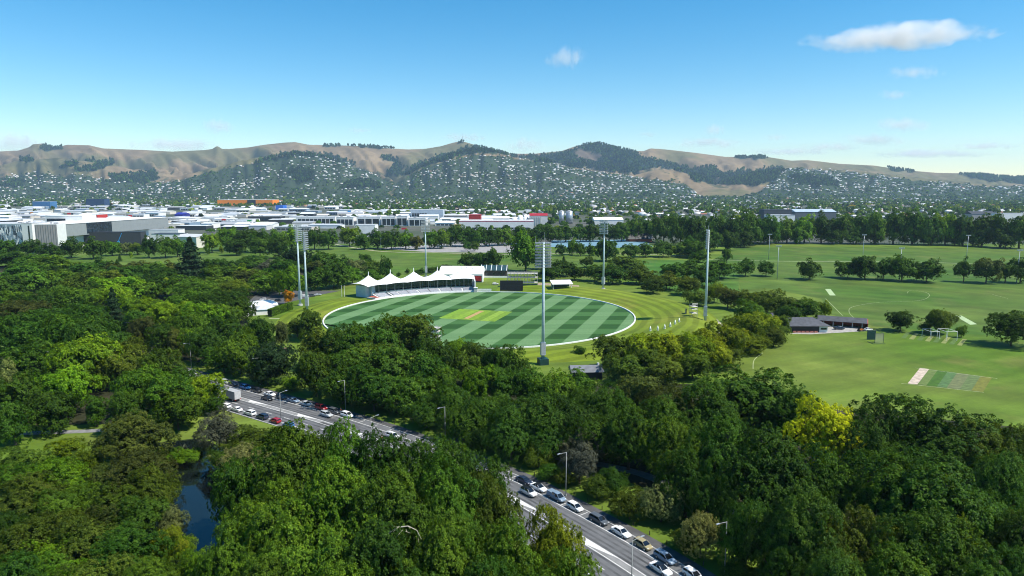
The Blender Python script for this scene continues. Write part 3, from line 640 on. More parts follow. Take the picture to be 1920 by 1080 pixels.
def T(zone, text, wk=1.0):
    """lines 'u vtop width h|Bvbase code[kind]' read off the photograph"""
    for e in text.replace('\n', ';').split(';'):
        q = e.split()
        if len(q) < 5: continue
        u, vt, w = float(q[0]), float(q[1]), float(q[2]) * wk; code = q[4][0]; kind = {'c': 'conifer', 'v': 'oval', 'q': 'ball'}.get(q[4][1:2], 'dome')
        if q[3][0] == 'B':
            p = G(u, float(q[3][1:])); h = top_h(p.x, p.y, vt)
        else:
            h = float(q[3]); p = G(u, vt, h)
        if q[3][0] != 'B':                                            # keep trunks off the road and off the oval's bank
            for _ in range(40):
                off = ROAD.near(p)[1]; rr_ = w / 2 * p.y / FPX
                if -3.6 - .5 * rr_ < off < W_ + 1.0 + .35 * rr_: h += -.4 if off < 9.6 else .4
                elif (p - Vector((OC.x, OC.y, p.z))).length < 103 and p.y < OC.y - 30: h += .4
                else: break
                p = G(u, vt, h)
        if q[3][0] != 'B':
            for _ in range(2):                                        # the outline's top is the crown's shoulder as seen from above
                r_ = 1.05 * w / 2 * p.y / FPX; al = math.atan2(CAM_H - h, p.y); hc_ = .5 * h; E_ = math.hypot(hc_ * math.cos(al), r_ * math.sin(al)) - hc_ * math.cos(al)
                p2 = G(u, vt, h + E_ / math.cos(al)); p2.z = 0
            p = p2
        r = w / 2 * p.y * CP / FPX * 1.02
        # the outline's top edge is the crown's near-top: push the centre back by a part of the radius
        tree(p.x, p.y, h, max(r, .8), code, kind, zone, low=.05 if (kind in ('conifer', 'ball') or h < 8.6) else .04 if 'wood' in zone or 'clump' in zone or 'grove' in zone or 'hedge' in zone or 'between' in zone or 'belt' in zone or 'far edge' in zone else .10)

T('beyond the lawn at the far left', '''12 449 42 18 d;50 450 46 18 d;92 457 44 18 d;134 447 46 B484 d;176 446 46 B486 d;211 452 34 B480 g;238 454 32 B478 p;258 455 28 B478 o;280 444 30 B484 d;310 443 38 B484 g;334 444 34 B482 g
398 437 36 B474 l;425 426 44 B470 g;460 428 42 B472 d;490 431 40 B474 d;520 432 42 B474 g;548 425 36 B470 l;443 448 44 B479 d;488 445 46 B482 d;522 442 40 B485 d;590 428 32 B468 g;617 431 40 B468 g;225 476 10 B490 dc;220 486 14 B498 dc;246 472 7 B484 l;416 462 10 B475 y;390 469 8 B477 g''')
T('in the wood left of the oval', '''360 445 56 B518 kc;552 462 46 20 k;604 472 50 18 d;590 488 40 14 b;546 501 48 B556 l;590 504 46 15 g;625 494 54 18 g;186 484 40 15 d;160 492 50 14 d
20 470 56 15 d;60 476 56 15 d;98 479 66 15 g;40 492 62 15 g;92 500 64 15 d;16 515 52 15 d;62 508 56 15 g;118 507 50 14 g;136 518 48 14 o;165 508 56 14 o;178 498 40 14 d
215 494 50 13 b;242 497 56 14 d;268 490 46 13 b;288 492 46 14 g;306 500 46 14 d;318 490 40 12 b;206 505 46 13 o;225 517 86 16 l;214 534 50 14 l;292 515 50 15 d;312 522 40 12 y;262 522 50 14 g
405 484 44 14 d;432 487 42 14 d;470 479 50 15 d;502 489 42 13 s;528 485 50 16 d;452 497 44 14 l;460 505 52 14 b;405 496 60 15 g;412 516 60 15 o;496 510 58 15 g;345 517 58 15 g;372 527 66 15 g;435 526 50 14 o
105 536 60 15 d;70 546 62 15 d;140 541 56 15 g;20 546 60 15 g;170 532 52 14 d;215 539 42 B616 kc;240 556 40 13 l;350 546 60 15 g;386 549 56 15 d;432 546 60 15 d;448 556 44 14 d;276 560 60 15 l;312 567 62 15 l;342 566 56 15 l;384 570 66 15 l;418 572 52 14 g
36 562 80 15 b;100 577 84 15 d;160 570 66 15 d;188 586 56 14 d;255 585 56 14 d''', 1.2)
T('in the wood along the road at left', '''22 590 90 16 d;66 602 90 16 d;120 590 90 16 d;160 600 80 16 d;205 612 66 15 d;238 622 62 14 d;266 597 52 13 r;305 608 56 14 d;330 618 44 13 b;354 618 36 13 l;386 614 66 15 d;430 602 70 15 d;484 600 62 15 d;350 588 70 16 g;528 600 26 B654 pv;578 583 44 11 o;556 598 40 9 o
448 627 72 16 g;418 655 64 13 g;510 643 80 16 k;500 668 70 13 d;546 706 40 5 l;602 618 76 16 o;590 662 76 15 o;640 620 60 16 d
60 642 112 17 d;150 634 112 19 l;120 690 90 15 l;10 676 60 14 p;230 646 90 14 o;196 662 60 13 o;300 655 70 13 o;260 690 84 15 g;310 702 90 15 g;340 690 56 12 d;378 704 78 11 y;330 735 80 11 g;30 700 90 15 d;90 735 84 12 d;176 738 44 10 dv;20 755 70 12 d;240 735 70 12 d;395 742 40 6 d''', 1.13)
T('between the road and the oval', '''652 606 62 16 d;672 612 80 18 d;722 598 90 19 d;700 606 92 19 d;762 593 124 20 o;812 636 70 17 d;690 640 100 16 o;740 650 120 17 d;650 655 84 15 d;800 668 84 14 d;640 690 84 13 d;700 695 100 14 d;770 705 90 12 d;856 637 42 12 l;890 643 50 13 o;866 662 56 12 o;898 690 62 13 l;922 654 46 13 d;956 648 60 14 d;835 690 60 12 g;940 690 64 13 d;850 725 76 12 d;800 745 70 9 d;870 760 84 11 d;915 738 84 13 d
990 690 70 13 g;1036 700 80 14 g;1076 692 76 13 g;1000 742 110 15 d;1060 745 100 14 d;1112 722 96 15 d;960 772 100 13 d;1030 792 84 10 d;1150 730 80 14 d;1200 706 100 15 b;1255 722 110 16 b;1120 775 100 13 d;1180 770 110 15 d;1090 810 76 9 s;1010 832 50 6 o;900 800 60 8 d;1087 650 20 B668 d''', 1.1)
T('on the grass verge beside the parked cars', '''1088 838 70 9 s;1120 892 62 5 o;1060 880 40 4 o;1182 918 66 7 o;1242 908 78 8 p;1316 962 84 9 p;1290 990 60 6 o;1382 1046 66 5 o;1150 880 60 6 d;1030 870 50 5 d;1440 1062 60 5 o''')
T('in the hedge row right of the oval', '''1158 632 70 13 o;1205 625 70 14.5 y;1250 625 70 14.5 y;1300 628 56 14 y;1325 618 64 14.5 y;1362 610 58 14.5 y;1394 592 64 14.5 y;1428 586 52 13.5 y;1448 606 44 9 o;1466 588 30 B634 ov;1180 665 66 10 o;1235 665 70 10 o;1300 665 56 9 o;1360 650 50 8 o;1410 628 50 8 y;1450 618 34 B650 o;1275 640 60 11 y;1215 655 60 11 o;1340 640 54 11 y;1385 615 54 10 o''', 1.32)
T('behind the right end of the oval', '''1340 532 44 12 y;1366 541 46 12 b;1398 545 46 12 o;1405 566 56 12 d;1440 545 60 13 o;1470 556 60 12 o;1426 585 44 8 g;1508 562 60 B602 g;1546 564 24 B598 y;1480 575 60 10 d;1290 488 66 15 d;1350 487 68 15 d;1262 493 50 14 d;1325 505 50 13 d;1172 483 84 15 o;1150 500 60 13 d;1200 500 60 13 o;1250 511 66 12 o;1225 520 50 11 o;1116 496 46 13 d;1100 481 26 B502 o;1050 488 62 13 d;1030 500 50 11 d;1078 497 40 12 d;1057 479 14 B498 dc;1290 520 50 12 o;1310 545 50 9 o;985 436 66 B510 g;1015 470 34 B505 d''')
T('on the lawn behind the pavilion', '''645 480 44 14 d;672 486 40 13 p;686 476 26 B500 d;702 489 40 13 o;724 482 26 B528 d;764 504 9 B514 d;748 510 8 B519 d;875 474 34 B505 d;902 473 34 B506 d;926 465 30 B506 d;876 452 18 B471 d;890 454 18 B471 o;790 503 20 5 d;806 501 20 5 d;822 499 20 5 d;838 496 24 6 d;660 500 40 13 g;700 505 40 10 g;640 505 40 12 g;1010 475 10 B486 d''')
T('along the far edge of the park', '''655 425 42 B462 l;683 438 34 B468 d;708 430 38 B466 d;735 431 42 B468 d;760 433 36 B467 g;781 442 28 B468 r;806 432 36 B466 g;828 430 34 B466 g;845 424 38 B462 d;872 423 42 B462 d;897 425 40 B462 d;918 428 34 B462 d;945 427 44 B460 g;975 424 42 B458 d;1005 424 42 B456 d;1032 423 40 B455 d;1060 420 42 B454 d;1088 424 38 B453 d;1112 420 36 B453 d;1142 422 36 B453 d;1165 420 36 B453 d;1188 408 38 B452 g;1215 408 40 B452 g;1245 404 44 B455 d;1275 402 44 B460 d
1052 458 22 B480 d;1073 448 24 B478 l;1088 455 22 B480 d;1106 457 20 B480 d;1113 464 18 B480 l;1136 448 50 B490 d;1183 458 36 B484 d;1210 456 38 B482 g;1243 452 42 B482 d;1275 457 38 B482 g;1303 452 44 B484 d''')
T('in the dark belt behind the playing fields', '''1305 405 50 B465 d;1340 402 46 B460 g;1372 406 46 B462 d;1404 396 54 B460 d;1330 428 44 B472 d;1365 432 40 B470 d;1395 432 44 B464 d;1440 404 48 B458 d;1475 408 44 B456 g;1508 404 44 B456 l;1540 400 46 B456 d;1575 404 44 B457 d;1605 402 46 B457 d;1640 398 46 B458 g;1675 396 48 B458 d;1710 394 50 B459 d;1745 400 44 B460 d;1772 400 44 B460 l;1805 404 46 B461 d;1840 402 48 B462 d;1875 404 46 B464 d;1910 402 50 B466 d;1425 430 40 B456 d;1460 430 36 B456 o;1500 426 40 B457 g;1640 430 36 B458 b;1600 428 36 B458 d;1560 428 36 B458 d;1740 428 38 B459 d;1790 428 40 B460 d;1835 430 40 B463 d;1885 428 44 B466 d;1310 470 40 B492 d;1290 445 40 B480 d''')
T('standing on the playing fields', '''1517 487 46 B524 d;1590 490 48 B522 d;1622 479 54 B524 d;1655 484 46 B525 d;1690 480 56 B527 d;1737 487 62 B529 d;1806 483 30 B529 dv;1848 483 54 B531 b;1884 492 26 B530 dv;1912 485 44 B531 d;1398 488 38 B518 d;1436 490 36 B518 d;1398 483 14 B496 d;1363 466 20 B493 d;1688 584 52 B621 d;1733 604 24 B623 d;1761 583 58 B627 o;1802 612 19 B633 g;1896 585 88 B649 d''')
T('in a row at the field edge', ';'.join('%d %d 15 B458 gq' % (u, 441 + (u - 1690) * .02) for u in (1696, 1712, 1732, 1744, 1761, 1776, 1789, 1802, 1821)))
T('by the river at the lower left', '''28 838 96 8 o;96 860 100 10 l;170 832 46 9 yv;122 822 60 5 y;252 778 124 13 b;215 800 60 9 o;255 845 120 12 b;304 838 60 4 l;222 900 100 10 o;284 880 84 11 o;40 895 116 10 o;104 922 80 8 g;62 965 124 10 o;152 970 110 10 o;84 1008 90 8 l;232 985 130 10 d;322 952 50 6 p;312 990 66 7 y;338 1002 46 6 l;24 1035 110 9 d;182 1035 124 9 o;282 1046 100 8 g;122 1058 90 7 l;408 776 66 10 s;468 798 96 6 o;524 806 104 6 o;584 812 84 6 o;455 836 90 9 p;350 842 46 3 l;410 845 44 5 g;10 960 70 9 d;190 870 60 7 b;16 1090 120 8 d;220 1085 120 8 d;140 850 70 6 o;60 865 70 6 g;150 905 70 7 g;120 955 80 7 o;200 935 80 8 b;30 925 80 7 g;90 1040 90 7 g;350 1045 60 5 l;260 930 80 9 d;20 870 70 6 g''', 1.12)
T('in the big clump in front of the road', '''456 850 140 17 g;560 815 176 21 g;650 812 130 21 g;724 820 140 20 d;812 822 156 19 d;890 850 124 18 d;500 918 176 18 g;622 886 190 20 g;742 896 184 19 g;846 876 160 19 g;915 896 120 17 o;432 985 124 14 g;560 992 190 18 g;700 990 190 18 d;828 978 180 18 g;940 982 136 16 g;1036 958 112 14 y;1066 1028 112 13 g;384 1022 80 8 l;480 1065 160 15 g;620 1075 200 16 g;780 1070 200 16 d;920 1062 180 15 d;1010 1085 150 12 g''')
T('in the dark grove at the lower right', '''1420 692 192 19 d;1332 722 130 18 d;1250 760 124 17 d;1550 757 132 17.5 Y;1745 750 232 20 d;1640 766 130 18 d;1852 795 140 18 o;1450 826 200 19 d;1350 800 150 19 d;1562 850 136 16 g;1725 846 256 20 d;1882 850 130 16 d;1236 775 124 16 g;1290 850 110 14 d;1502 925 176 18 d;1402 945 110 13 d;1600 960 150 15 o;1752 955 204 17 d;1864 925 120 15 d;1802 985 84 13 y;1682 1040 180 14 d;1562 1035 150 14 d;1884 1030 144 14 d;1340 890 90 12 d;1470 1010 100 12 d;1490 740 120 16 d;1840 1070 140 12 d;1940 960 140 16 d;1930 800 90 15 d''')
# small orange-leaved tree and clipped hedge by the cafe
FC['G'] = (.50, .38, .010); FN['G'] = 'golden'; FC['O'] = (.48, .25, .012)
p = G(541, 571); tree(p.x, p.y, top_h(p.x, p.y, 543), 3.6, 'O', 'oval', 'x', 'autumn_tree', 'small upright orange leaved tree beside the left stadium masts', .05)
# yellow trees far off among the buildings
for u, v, w, h, nm in ((925, 414, 34, 14, 'golden yellow tree in front of the red-trimmed white factory'), (857, 420, 14, 12, 'small golden yellow tree left of the red-trimmed factory'), (1597, 384, 16, 14, 'golden yellow tree among the suburb roofs beyond the right wood')):
    p = G(u, v, h); tree(p.x, p.y, h, w / 2 * p.y / FPX, 'G', 'dome', 'x', 'autumn_tree', nm, .1)
def label_trees():
    sets = {}
    for t in TREES:
        if t[1]: tag(t[0], t[1], t[6], 'autumn trees'); continue
        sets.setdefault((t[2], t[3], t[4]), []).append(t)
    for (cn, nm, zone), L in sets.items():
        L.sort(key=lambda q: q[5]); kindw = {'conifer_tree': 'pointed conifer', 'clipped_tree': 'ball tree', 'bush': 'bush'}.get(nm, 'tree')
        for k, t in enumerate(L):
            lab = '%s %s %s' % (cn, kindw, zone)
            if len(L) > 1: lab += ', ' + ('leftmost such' if k == 0 else 'rightmost such' if k == len(L) - 1 else '%s from left' % ordinal(k + 1))
            tag(t[0], lab, t[6], 'trees ' + zone)
label_trees()
print('TREES', len(TREES))
# ------------------------------------------------------------------ town: named buildings, warehouses, houses, far trees
m_wall = mat('painted_wall', (1, 1, 1), .7, .06, .2, objcol=True); m_roofo = mat('sheet_roof', (1, 1, 1), .55, .10, .15, objcol=True)
m_glassb = glass_mat('building_glass', (.022, .035, .05)); m_dark = mat('dark_cladding', (.02, .023, .03), .5, .2, .2)
m_ridge = mat('ridge_steel', (.35, .36, .38), .5, .1, .5)
def seg_frame(c, rz): return Matrix.Translation((c[0], c[1], 0)) @ Matrix.Rotation(rz, 4, 'Z')
BLD = []
def building(name, label, c, w, d, h, wall, roof, rz=0.0, pitch=0.0, bands=None, cat='building', units=0, group=None, seed=0, parapet=.5, trim=None):
    """box building, front side towards -y of its own frame; bands=[(z0,z1,npanes,x0,x1)] windows on the front"""
    rng = random.Random(seed + int(abs(c[0]) * 7 + c[1])); t = empty(name, (c[0], c[1], 0), rz)
    b = MB(); b.box((0, 0, (h - .6) / 2 - .3), (w, d, h + .6)); o = b.build('wall', m_wall, t); o.color = (*wall, 1)
    b = MB()
    if pitch: b.extrude([(-d / 2 - .4, h + .02), (d / 2 + .4, h + .02), (0, h + pitch)], (-w / 2 - .4, w / 2 + .4))
    else:
        b.box((0, 0, h + .13), (w - .5, d - .5, .22))
        for (x, y, ww, dd) in ((0, -d / 2, w + .3, .35), (0, d / 2, w + .3, .35), (-w / 2, 0, .35, d - .35), (w / 2, 0, .35, d - .35)): b.box((x, y, h + parapet / 2 - .1), (ww, dd, parapet))
    o = b.build('roof', m_roofo, t); o.color = (*roof, 1)
    for k in range(units):
        b = MB(); s = rng.uniform(2, 5); b.box((rng.uniform(-w * .4, w * .4), rng.uniform(-d * .35, d * .35), h + pitch * .6 + .9), (s, s * .7, 2.0)); b.build('roof_unit', m_ridge, t)
    for (z0, z1, n, x0, x1) in (bands or ()):
        pw = (x1 - x0) / n
        for k in range(n):
            b = MB(); b.box((x0 + pw * (k + .5), -d / 2 - .03, (z0 + z1) / 2), (pw * .86, .14, z1 - z0)); b.build('window', m_glassb, t)
    if trim:
        b = MB(); b.box((0, -d / 2 - .12, h - .7), (w + .4, .2, 1.3)); o = b.build('fascia', m_wall, t); o.color = (*trim, 1)
    BLD.append(t); tag(t, label, cat, group); return t
def bpx(u0, u1, vtop, Y):                                             # centre, width, height from what the photo shows at depth Y
    a = at_depth(u0, vtop, Y); b = at_depth(u1, vtop, Y); return ((a.x + b.x) / 2, Y), b.x - a.x, a.z
WHT = (.74, .74, .73); LG = (.52, .53, .54); GR = (.30, .32, .33); DK = (.04, .045, .055); CR = (.62, .58, .50)
# hospital-like block with a facade of narrow staggered panels
c, w, h = bpx(-60, 57, 420, 800); t = building('panelled_building', 'pale block with narrow staggered blue and white facade panels at far left', (c[0], 822), w, 44, h, WHT, LG, units=5)
rg = random.Random(3); x = -w / 2 + .6
b1, b2, b3 = MB(), MB(), MB()
while x < w / 2 - 1:
    z = 1.0
    while z < h - 2:
        zz = min(z + rg.uniform(2.5, 6), h - 1); (b1, b2, b3, b1)[rg.randrange(4)].box((x, -22 - .1 - rg.uniform(0, .15), (z + zz) / 2), (.95, .3, zz - z - .25)); z = zz
    x += 1.15
for b_, m_ in ((b1, mat('panel_blue', (.25, .33, .42), .4, .1, .3)), (b2, mat('panel_dark', (.05, .07, .10), .3, .1, .3)), (b3, mat('panel_white', (.75, .76, .78), .5, .05, .3))): b_.build('facade_panels', m_, t)['kind'] = 'stuff'
c, w, h = bpx(57, 76, 418, 800); building('stair_tower', 'narrow white tower joining the panelled block and the grey block', c, w, 30, h, WHT, LG, bands=[(4, 30, 1, 1, 3)])
c, w, h = bpx(76, 112, 420, 770); t = building('grey_block', 'grey ribbed concrete tower block with a bright white side wall', c, w, 26, h, (.27, .27, .27), WHT, rz=R(14), units=2)
for k in range(9):
    b = MB(); b.box((-w / 2 + w * (k + .5) / 9, -13.15, h / 2), (.45, .3, h - 1)); o = b.build('rib', m_wall, t); o.color = (.2, .2, .2, 1)
b = MB(); b.box((w / 2 + .12, 0, h / 2), (.2, 25.6, h)); o = b.build('side_wall', m_wall, t); o.color = (*WHT, 1)
# long grey hall
a0 = at_depth(119, 421, 800); a1 = at_depth(316, 420, 1010); L0 = math.hypot(a1.x - a0.x, 210); rz0 = math.atan2(210, a1.x - a0.x); mid = ((a0.x + a1.x) / 2, 905)
t = empty('long_hall', (mid[0], mid[1], 0), rz0); tag(t, 'long grey slab sided hall with a dark glazed section, raised on a white base', 'building')
hh = 30.5; D_hall = 60
b = MB(); b.box((0, D_hall / 2, 23.5), (L0, D_hall, 14.5)); o = b.build('upper_wall', m_wall, t); o.color = (.235, .26, .27, 1)
b = MB(); b.box((0, D_hall / 2 + 3, 8), (L0 - 8, D_hall - 8, 16)); o = b.build('lower_wall', m_wall, t); o.color = (*WHT, 1)
b = MB(); b.box((-L0 * .21, -.12, 24), (L0 * .22, .4, 12.5)); b.build('window', m_glassb, t)
b = MB(); b.box((0, D_hall / 2, 31), (L0 + 1, D_hall + 1, .5)); o = b.build('roof', m_roofo, t); o.color = (*WHT, 1)
b = MB(); b.box((-L0 / 2 - .15, D_hall / 2, 20), (.3, D_hall, 24)); o = b.build('end_wall', m_wall, t); o.color = (*WHT, 1)
c, w, h = bpx(148, 264, 437, 850); t = building('black_hall', 'low black hall with clear strip under the long grey slab', (c[0], 852), w, 16, h + 1, DK, DK, rz=R(6), bands=[(.6, 2.4, 14, -w * .1, w * .45)])
building('white_annex', 'white rooftop annex with a dark glazed box above the panelled block', bpx(98, 168, 404, 900)[0], 48, 30, bpx(98, 138, 404, 900)[2], WHT, WHT, bands=[(27, 34, 1, -24, 4)])
c, w, h = bpx(285, 340, 430, 900); building('office_block', 'small white office block at the right end of the grey hall', c, w, 18, h, WHT, LG, bands=[(3, 5, 8, -w * .4, w * .4), (8, 10, 8, -w * .4, w * .4)])
c, w, h = bpx(292, 345, 438, 860); building('low_building', 'low white building with dark roofline beside the lawn trees', c, w, 22, h, WHT, DK, bands=[(1, 3, 9, -w * .42, w * .42)])
c, w, h = bpx(342, 385, 440, 850); building('low_building', 'low shed with pale pitched roof beside the lawn trees', c, w, 24, h - 2, CR, LG, pitch=3, rz=R(-18))
# crane arm
p0 = at_depth(222, 452, 845); p1 = at_depth(228, 437, 845); b = MB(); b.tube(p0, p1, .5, .4, 6); t = empty('crane', (p0.x, p0.y, 0)); o = b.build('jib', mat('crane_blue', (.05, .28, .60), .4, .1, 1), t); o.matrix_parent_inverse = t.matrix_basis.inverted()
b = MB(); b.box((p0.x, p0.y, p0.z / 2), (2.4, 2.4, p0.z)); o = b.build('cab', mat('crane_blue', (.05, .28, .60)), t); o.matrix_parent_inverse = t.matrix_basis.inverted(); tag(t, 'small blue crane standing in front of the black hall', 'crane')
# orange warehouse
c, w, h = bpx(415, 517, 374.5, 3250); t = building('orange_warehouse', 'very long bright orange warehouse in front of the suburb trees', c, w, 90, h, (.85, .24, .01), WHT)
b = MB(); b.box((w * .12, -45.4, h / 2), (w * .15, .8, h)); b.build('dark_bay', m_dark, t)
for nm, lab, u0, u1, v, Y, col, roof, kw in (
    ('glass_block', 'dark blue glass office block, taller than the roofs around it', 166, 200, 373, 3000, (.02, .05, .12), DK, {}),
    ('glass_block', 'mid blue glass office block left of the dark blue one', 67, 100, 377.5, 2700, (.05, .16, .34), LG, {}),
    ('blue_store', 'bright blue store beside the orange warehouse', 520, 534, 385, 2500, (.03, .15, .60), (.03, .15, .6), {}),
    ('arch_store', 'dark blue gabled store in the middle of the retail park', 334, 349, 398, 1750, (.02, .025, .22), (.02, .025, .25), dict(pitch=5)),
    ('red_store', 'red fronted store behind the retail park', 183, 192, 402, 1600, (.50, .03, .02), LG, {}),
    ('yellow_store', 'white store with a yellow end beside the far trees', 668, 706, 421, 1050, WHT, LG, dict(bands=[(2.5, 5, 7, -15, 14)])),
    ('blue_office', 'long pale blue office behind the showrooms', 772, 832, 393, 1750, (.45, .52, .6), LG, dict(bands=[(5, 13, 6, -38, 0)])),
    ('red_shed', 'dark red shed behind the white factory', 880, 902, 402.5, 1400, (.40, .03, .03), (.35, .04, .04), {}),
    ('ribbed_shed', 'white shed with ribbed roof right of the silos', 1112, 1166, 407, 1350, WHT, WHT, dict(pitch=5, bands=[(1, 4, 10, -20, 20)])),
    ('modern_house_block', 'dark flat roofed modern block above the right wood', 1428, 1480, 393, 1250, (.06, .07, .09), DK, dict(bands=[(16, 19, 7, -20, 22)])),
    ('white_block', 'white block with square windows above the right wood', 1438, 1485, 403, 1120, WHT, LG, dict(bands=[(16, 18.5, 7, -16, 16)])),
    ('long_pale_roof', 'long blue grey roofed building above the right wood', 1484, 1560, 392, 1400, (.1, .12, .14), (.38, .46, .55), dict(pitch=5)),
    ('dark_roof_block', 'dark roofed terrace block above the far right of the wood', 1815, 1860, 396, 1300, (.35, .33, .32), DK, dict(pitch=5)),
    ('pale_block', 'pale low block above the far right of the wood', 1868, 1930, 400, 1200, WHT, LG, {})):
    c, w, h = bpx(u0, u1, v, Y); building(nm, lab, c, w, 40 if Y > 1300 else 24, h - kw.get('pitch', 0), col, roof, **kw)
# showroom row
for i, (u0, u1, v, Y, nb, lab) in enumerate(((560, 632, 406, 1420, 9, 'white showroom with a long row of glass bays'), (634, 666, 407, 1400, 4, 'narrow white showroom with dark bays'), (672, 716, 406, 1400, 3, 'wide showroom with three dark glass bays'), (718, 744, 406, 1390, 3, 'showroom with black glass front'), (746, 766, 405, 1380, 2, 'bright white plain showroom end block'), (768, 800, 408, 1370, 3, 'showroom with open bay beside the white end block'), (470, 530, 405, 1600, 5, 'black fronted showroom with red end'))):
    c, w, h = bpx(u0, u1, v, Y); building('showroom', lab, c, w, 34, h, DK if i == 6 else WHT, LG, bands=[(1, h - 4, nb, -w * .46, w * .46)], units=3, seed=i, group='showrooms behind the far trees')
# factory with silos
c, w, h = bpx(862, 1000, 413, 1250); building('factory', 'low white factory with a red trim line', c, w, 40, h, WHT, WHT, trim=(.50, .02, .04), bands=[(1, 4, 12, -w * .4, w * .45)])
c, w, h = bpx(925, 955, 406, 1320); building('factory_hall', 'white gabled factory hall behind the red trimmed one', c, w, 30, h - 3, WHT, WHT, pitch=4)
c, w, h = bpx(993, 1026, 404, 1380); t = building('mill', 'tall white mill with a dark red roof and grey ribs', c, w, 26, h, (.66, .64, .62), (.34, .02, .03), pitch=4.5)
for k in range(6):
    b = MB(); b.box((-w * .4 + k * w * .1, -13.3, h * .45), (1.1, .6, h * .9)); o = b.build('rib', m_wall, t); o.color = (.42, .42, .40, 1)
for u, u2, v in ((960, 970, 409), (971, 980, 404), (981, 990, 407)):
    c, w, h = bpx(u, u2, v, 1380); t = empty('white_tank', (c[0], c[1], 0)); b = MB(); b.tube((0, 0, 0), (0, 0, h), w / 2, n=14); b.build('shell', m_white, t, True); b = MB(); b.tube((0, 0, h), (0, 0, h + 1.5), w / 2, .6, 14); b.build('dome', m_white, t)
    tag(t, 'white cylindrical tank beside the mill, %s of three' % {960: 'leftmost', 971: 'tallest', 981: 'rightmost'}[u], 'tank', 'white tanks by the mill')
for u, u2, lab in ((1048, 1058, 'left'), (1061, 1074, 'right')):
    c, w, h = bpx(u, u2, 396, 1450); t = empty('silo', (c[0], c[1], 0)); b = MB(); b.tube((0, 0, 0), (0, 0, h), w / 2, n=18); b.build('shell', mat('silo_steel', (.42, .46, .50), .35, .12, .4, metal=.5), t, True)
    b = MB(); b.tube((0, 0, h), (0, 0, h + 2.2), w / 2 + .1, .7, 18); b.build('cone_roof', m_ridge, t)
    for k in range(4): b = MB(); b.tube((0, 0, h * (k + 1) / 5), (0, 0, h * (k + 1) / 5 + .4), w / 2 + .12, n=18); b.build('hoop', m_ridge, t)
    tag(t, 'tall steel grain silo right of the mill, %s of the pair' % lab, 'silo', 'pair of steel silos')
# warehouses of the industrial quarter
occupied = [(b.location.x, b.location.y) for b in BLD]
WCOL = [(WHT, (.72, .73, .74)), (WHT, (.62, .64, .66)), (CR, (.70, .69, .66)), (LG, (.70, .72, .74)), (WHT, (.45, .48, .52)), ((.20, .28, .38), (.60, .63, .66)), (DK, (.66, .67, .68)), ((.55, .50, .44), (.36, .37, .39))]
WN = ['white roofed', 'pale roofed', 'cream walled', 'grey walled', 'grey roofed', 'blue walled', 'black walled', 'tan walled']
wh = []
rg = random.Random(11); tries = 0
while len(wh) < 290 and tries < 12000:
    tries += 1; u = rg.uniform(-20, 1010) if rg.random() < .8 else rg.uniform(-20, 420)
    v = rg.uniform(383, 432) if u < 640 else rg.uniform(396, 424)
    if u > 430 and v < 388: continue
    p = G(u, v); w = rg.uniform(20, 72); d = rg.uniform(22, 50)
    if any(abs(p.x - x) < (w + w2) * .47 and abs(p.y - y) < (d + d2) * .52 for x, y, w2, d2 in wh): continue
    if any(abs(p.x - x) < w * .5 + 34 and abs(p.y - y) < d * .5 + 26 for x, y in occupied): continue
    wh.append((p.x, p.y, w, d)); k = rg.randrange(8); h = rg.uniform(5, 9.5); near = p.y < 1500
    t = building('warehouse', 'x', (p.x, p.y), w, d, h, *WCOL[k], rz=R(rg.choice((-4, -4, 9, 3))), pitch=rg.choice((0, 0, 2.2, 3.5)), units=rg.randrange(3) if near else 0,
                 bands=[(1.0, h * .62, max(2, int(w / 9)), -w * .45, w * .45)] if rg.random() < .65 else None, seed=tries, cat='warehouse', group='warehouses of the industrial quarter')
    t['k'] = k; t['u'] = u; t['near'] = p.y < 1650
for k in range(8):
    for nr in (True, False):
        L = sorted([b for b in BLD if b.name.startswith('warehouse') and b['k'] == k and b['near'] == nr], key=lambda b: b['u'])
        for i, b in enumerate(L): b['label'] = '%s warehouse in the %s rows of the industrial quarter, %s from left' % (WN[k], 'front' if nr else 'back', ordinal(i + 1))
for b in BLD:
    for q in ('k', 'u', 'near'):
        if q in b: del b[q]
# small shop signs / hoardings give the quarter its colour spots
for i, (u, v, col, cn) in enumerate(((130, 399, (.7, .04, .03), 'red'), (245, 403, (.65, .03, .03), 'red'), (300, 412, (.05, .2, .5), 'blue'), (468, 412, (.05, .35, .15), 'green'), (420, 410, (.7, .05, .04), 'red'), (655, 395, (.05, .3, .65), 'blue'), (60, 398, (.75, .25, .03), 'orange'), (758, 427, (.55, .03, .05), 'maroon'))):
    p = G(u, v + 8); hz = top_h(p.x, p.y, v); t = empty('sign_board', (p.x, p.y, 0)); b = MB(); b.box((0, 0, hz * .45), (.6, .6, hz * .9)); b.build('post', m_ridge, t)
    b = MB(); b.box((0, -.5, hz * .8), (9, .5, hz * .4)); o = b.build('panel', m_wall, t); o.color = (*col, 1); tag(t, '%s sign board among the warehouses, %s sign from the left' % (cn, ordinal(1 + sorted([130, 245, 300, 468, 420, 655, 60, 758]).index(u))), 'sign', 'sign boards in the retail park')

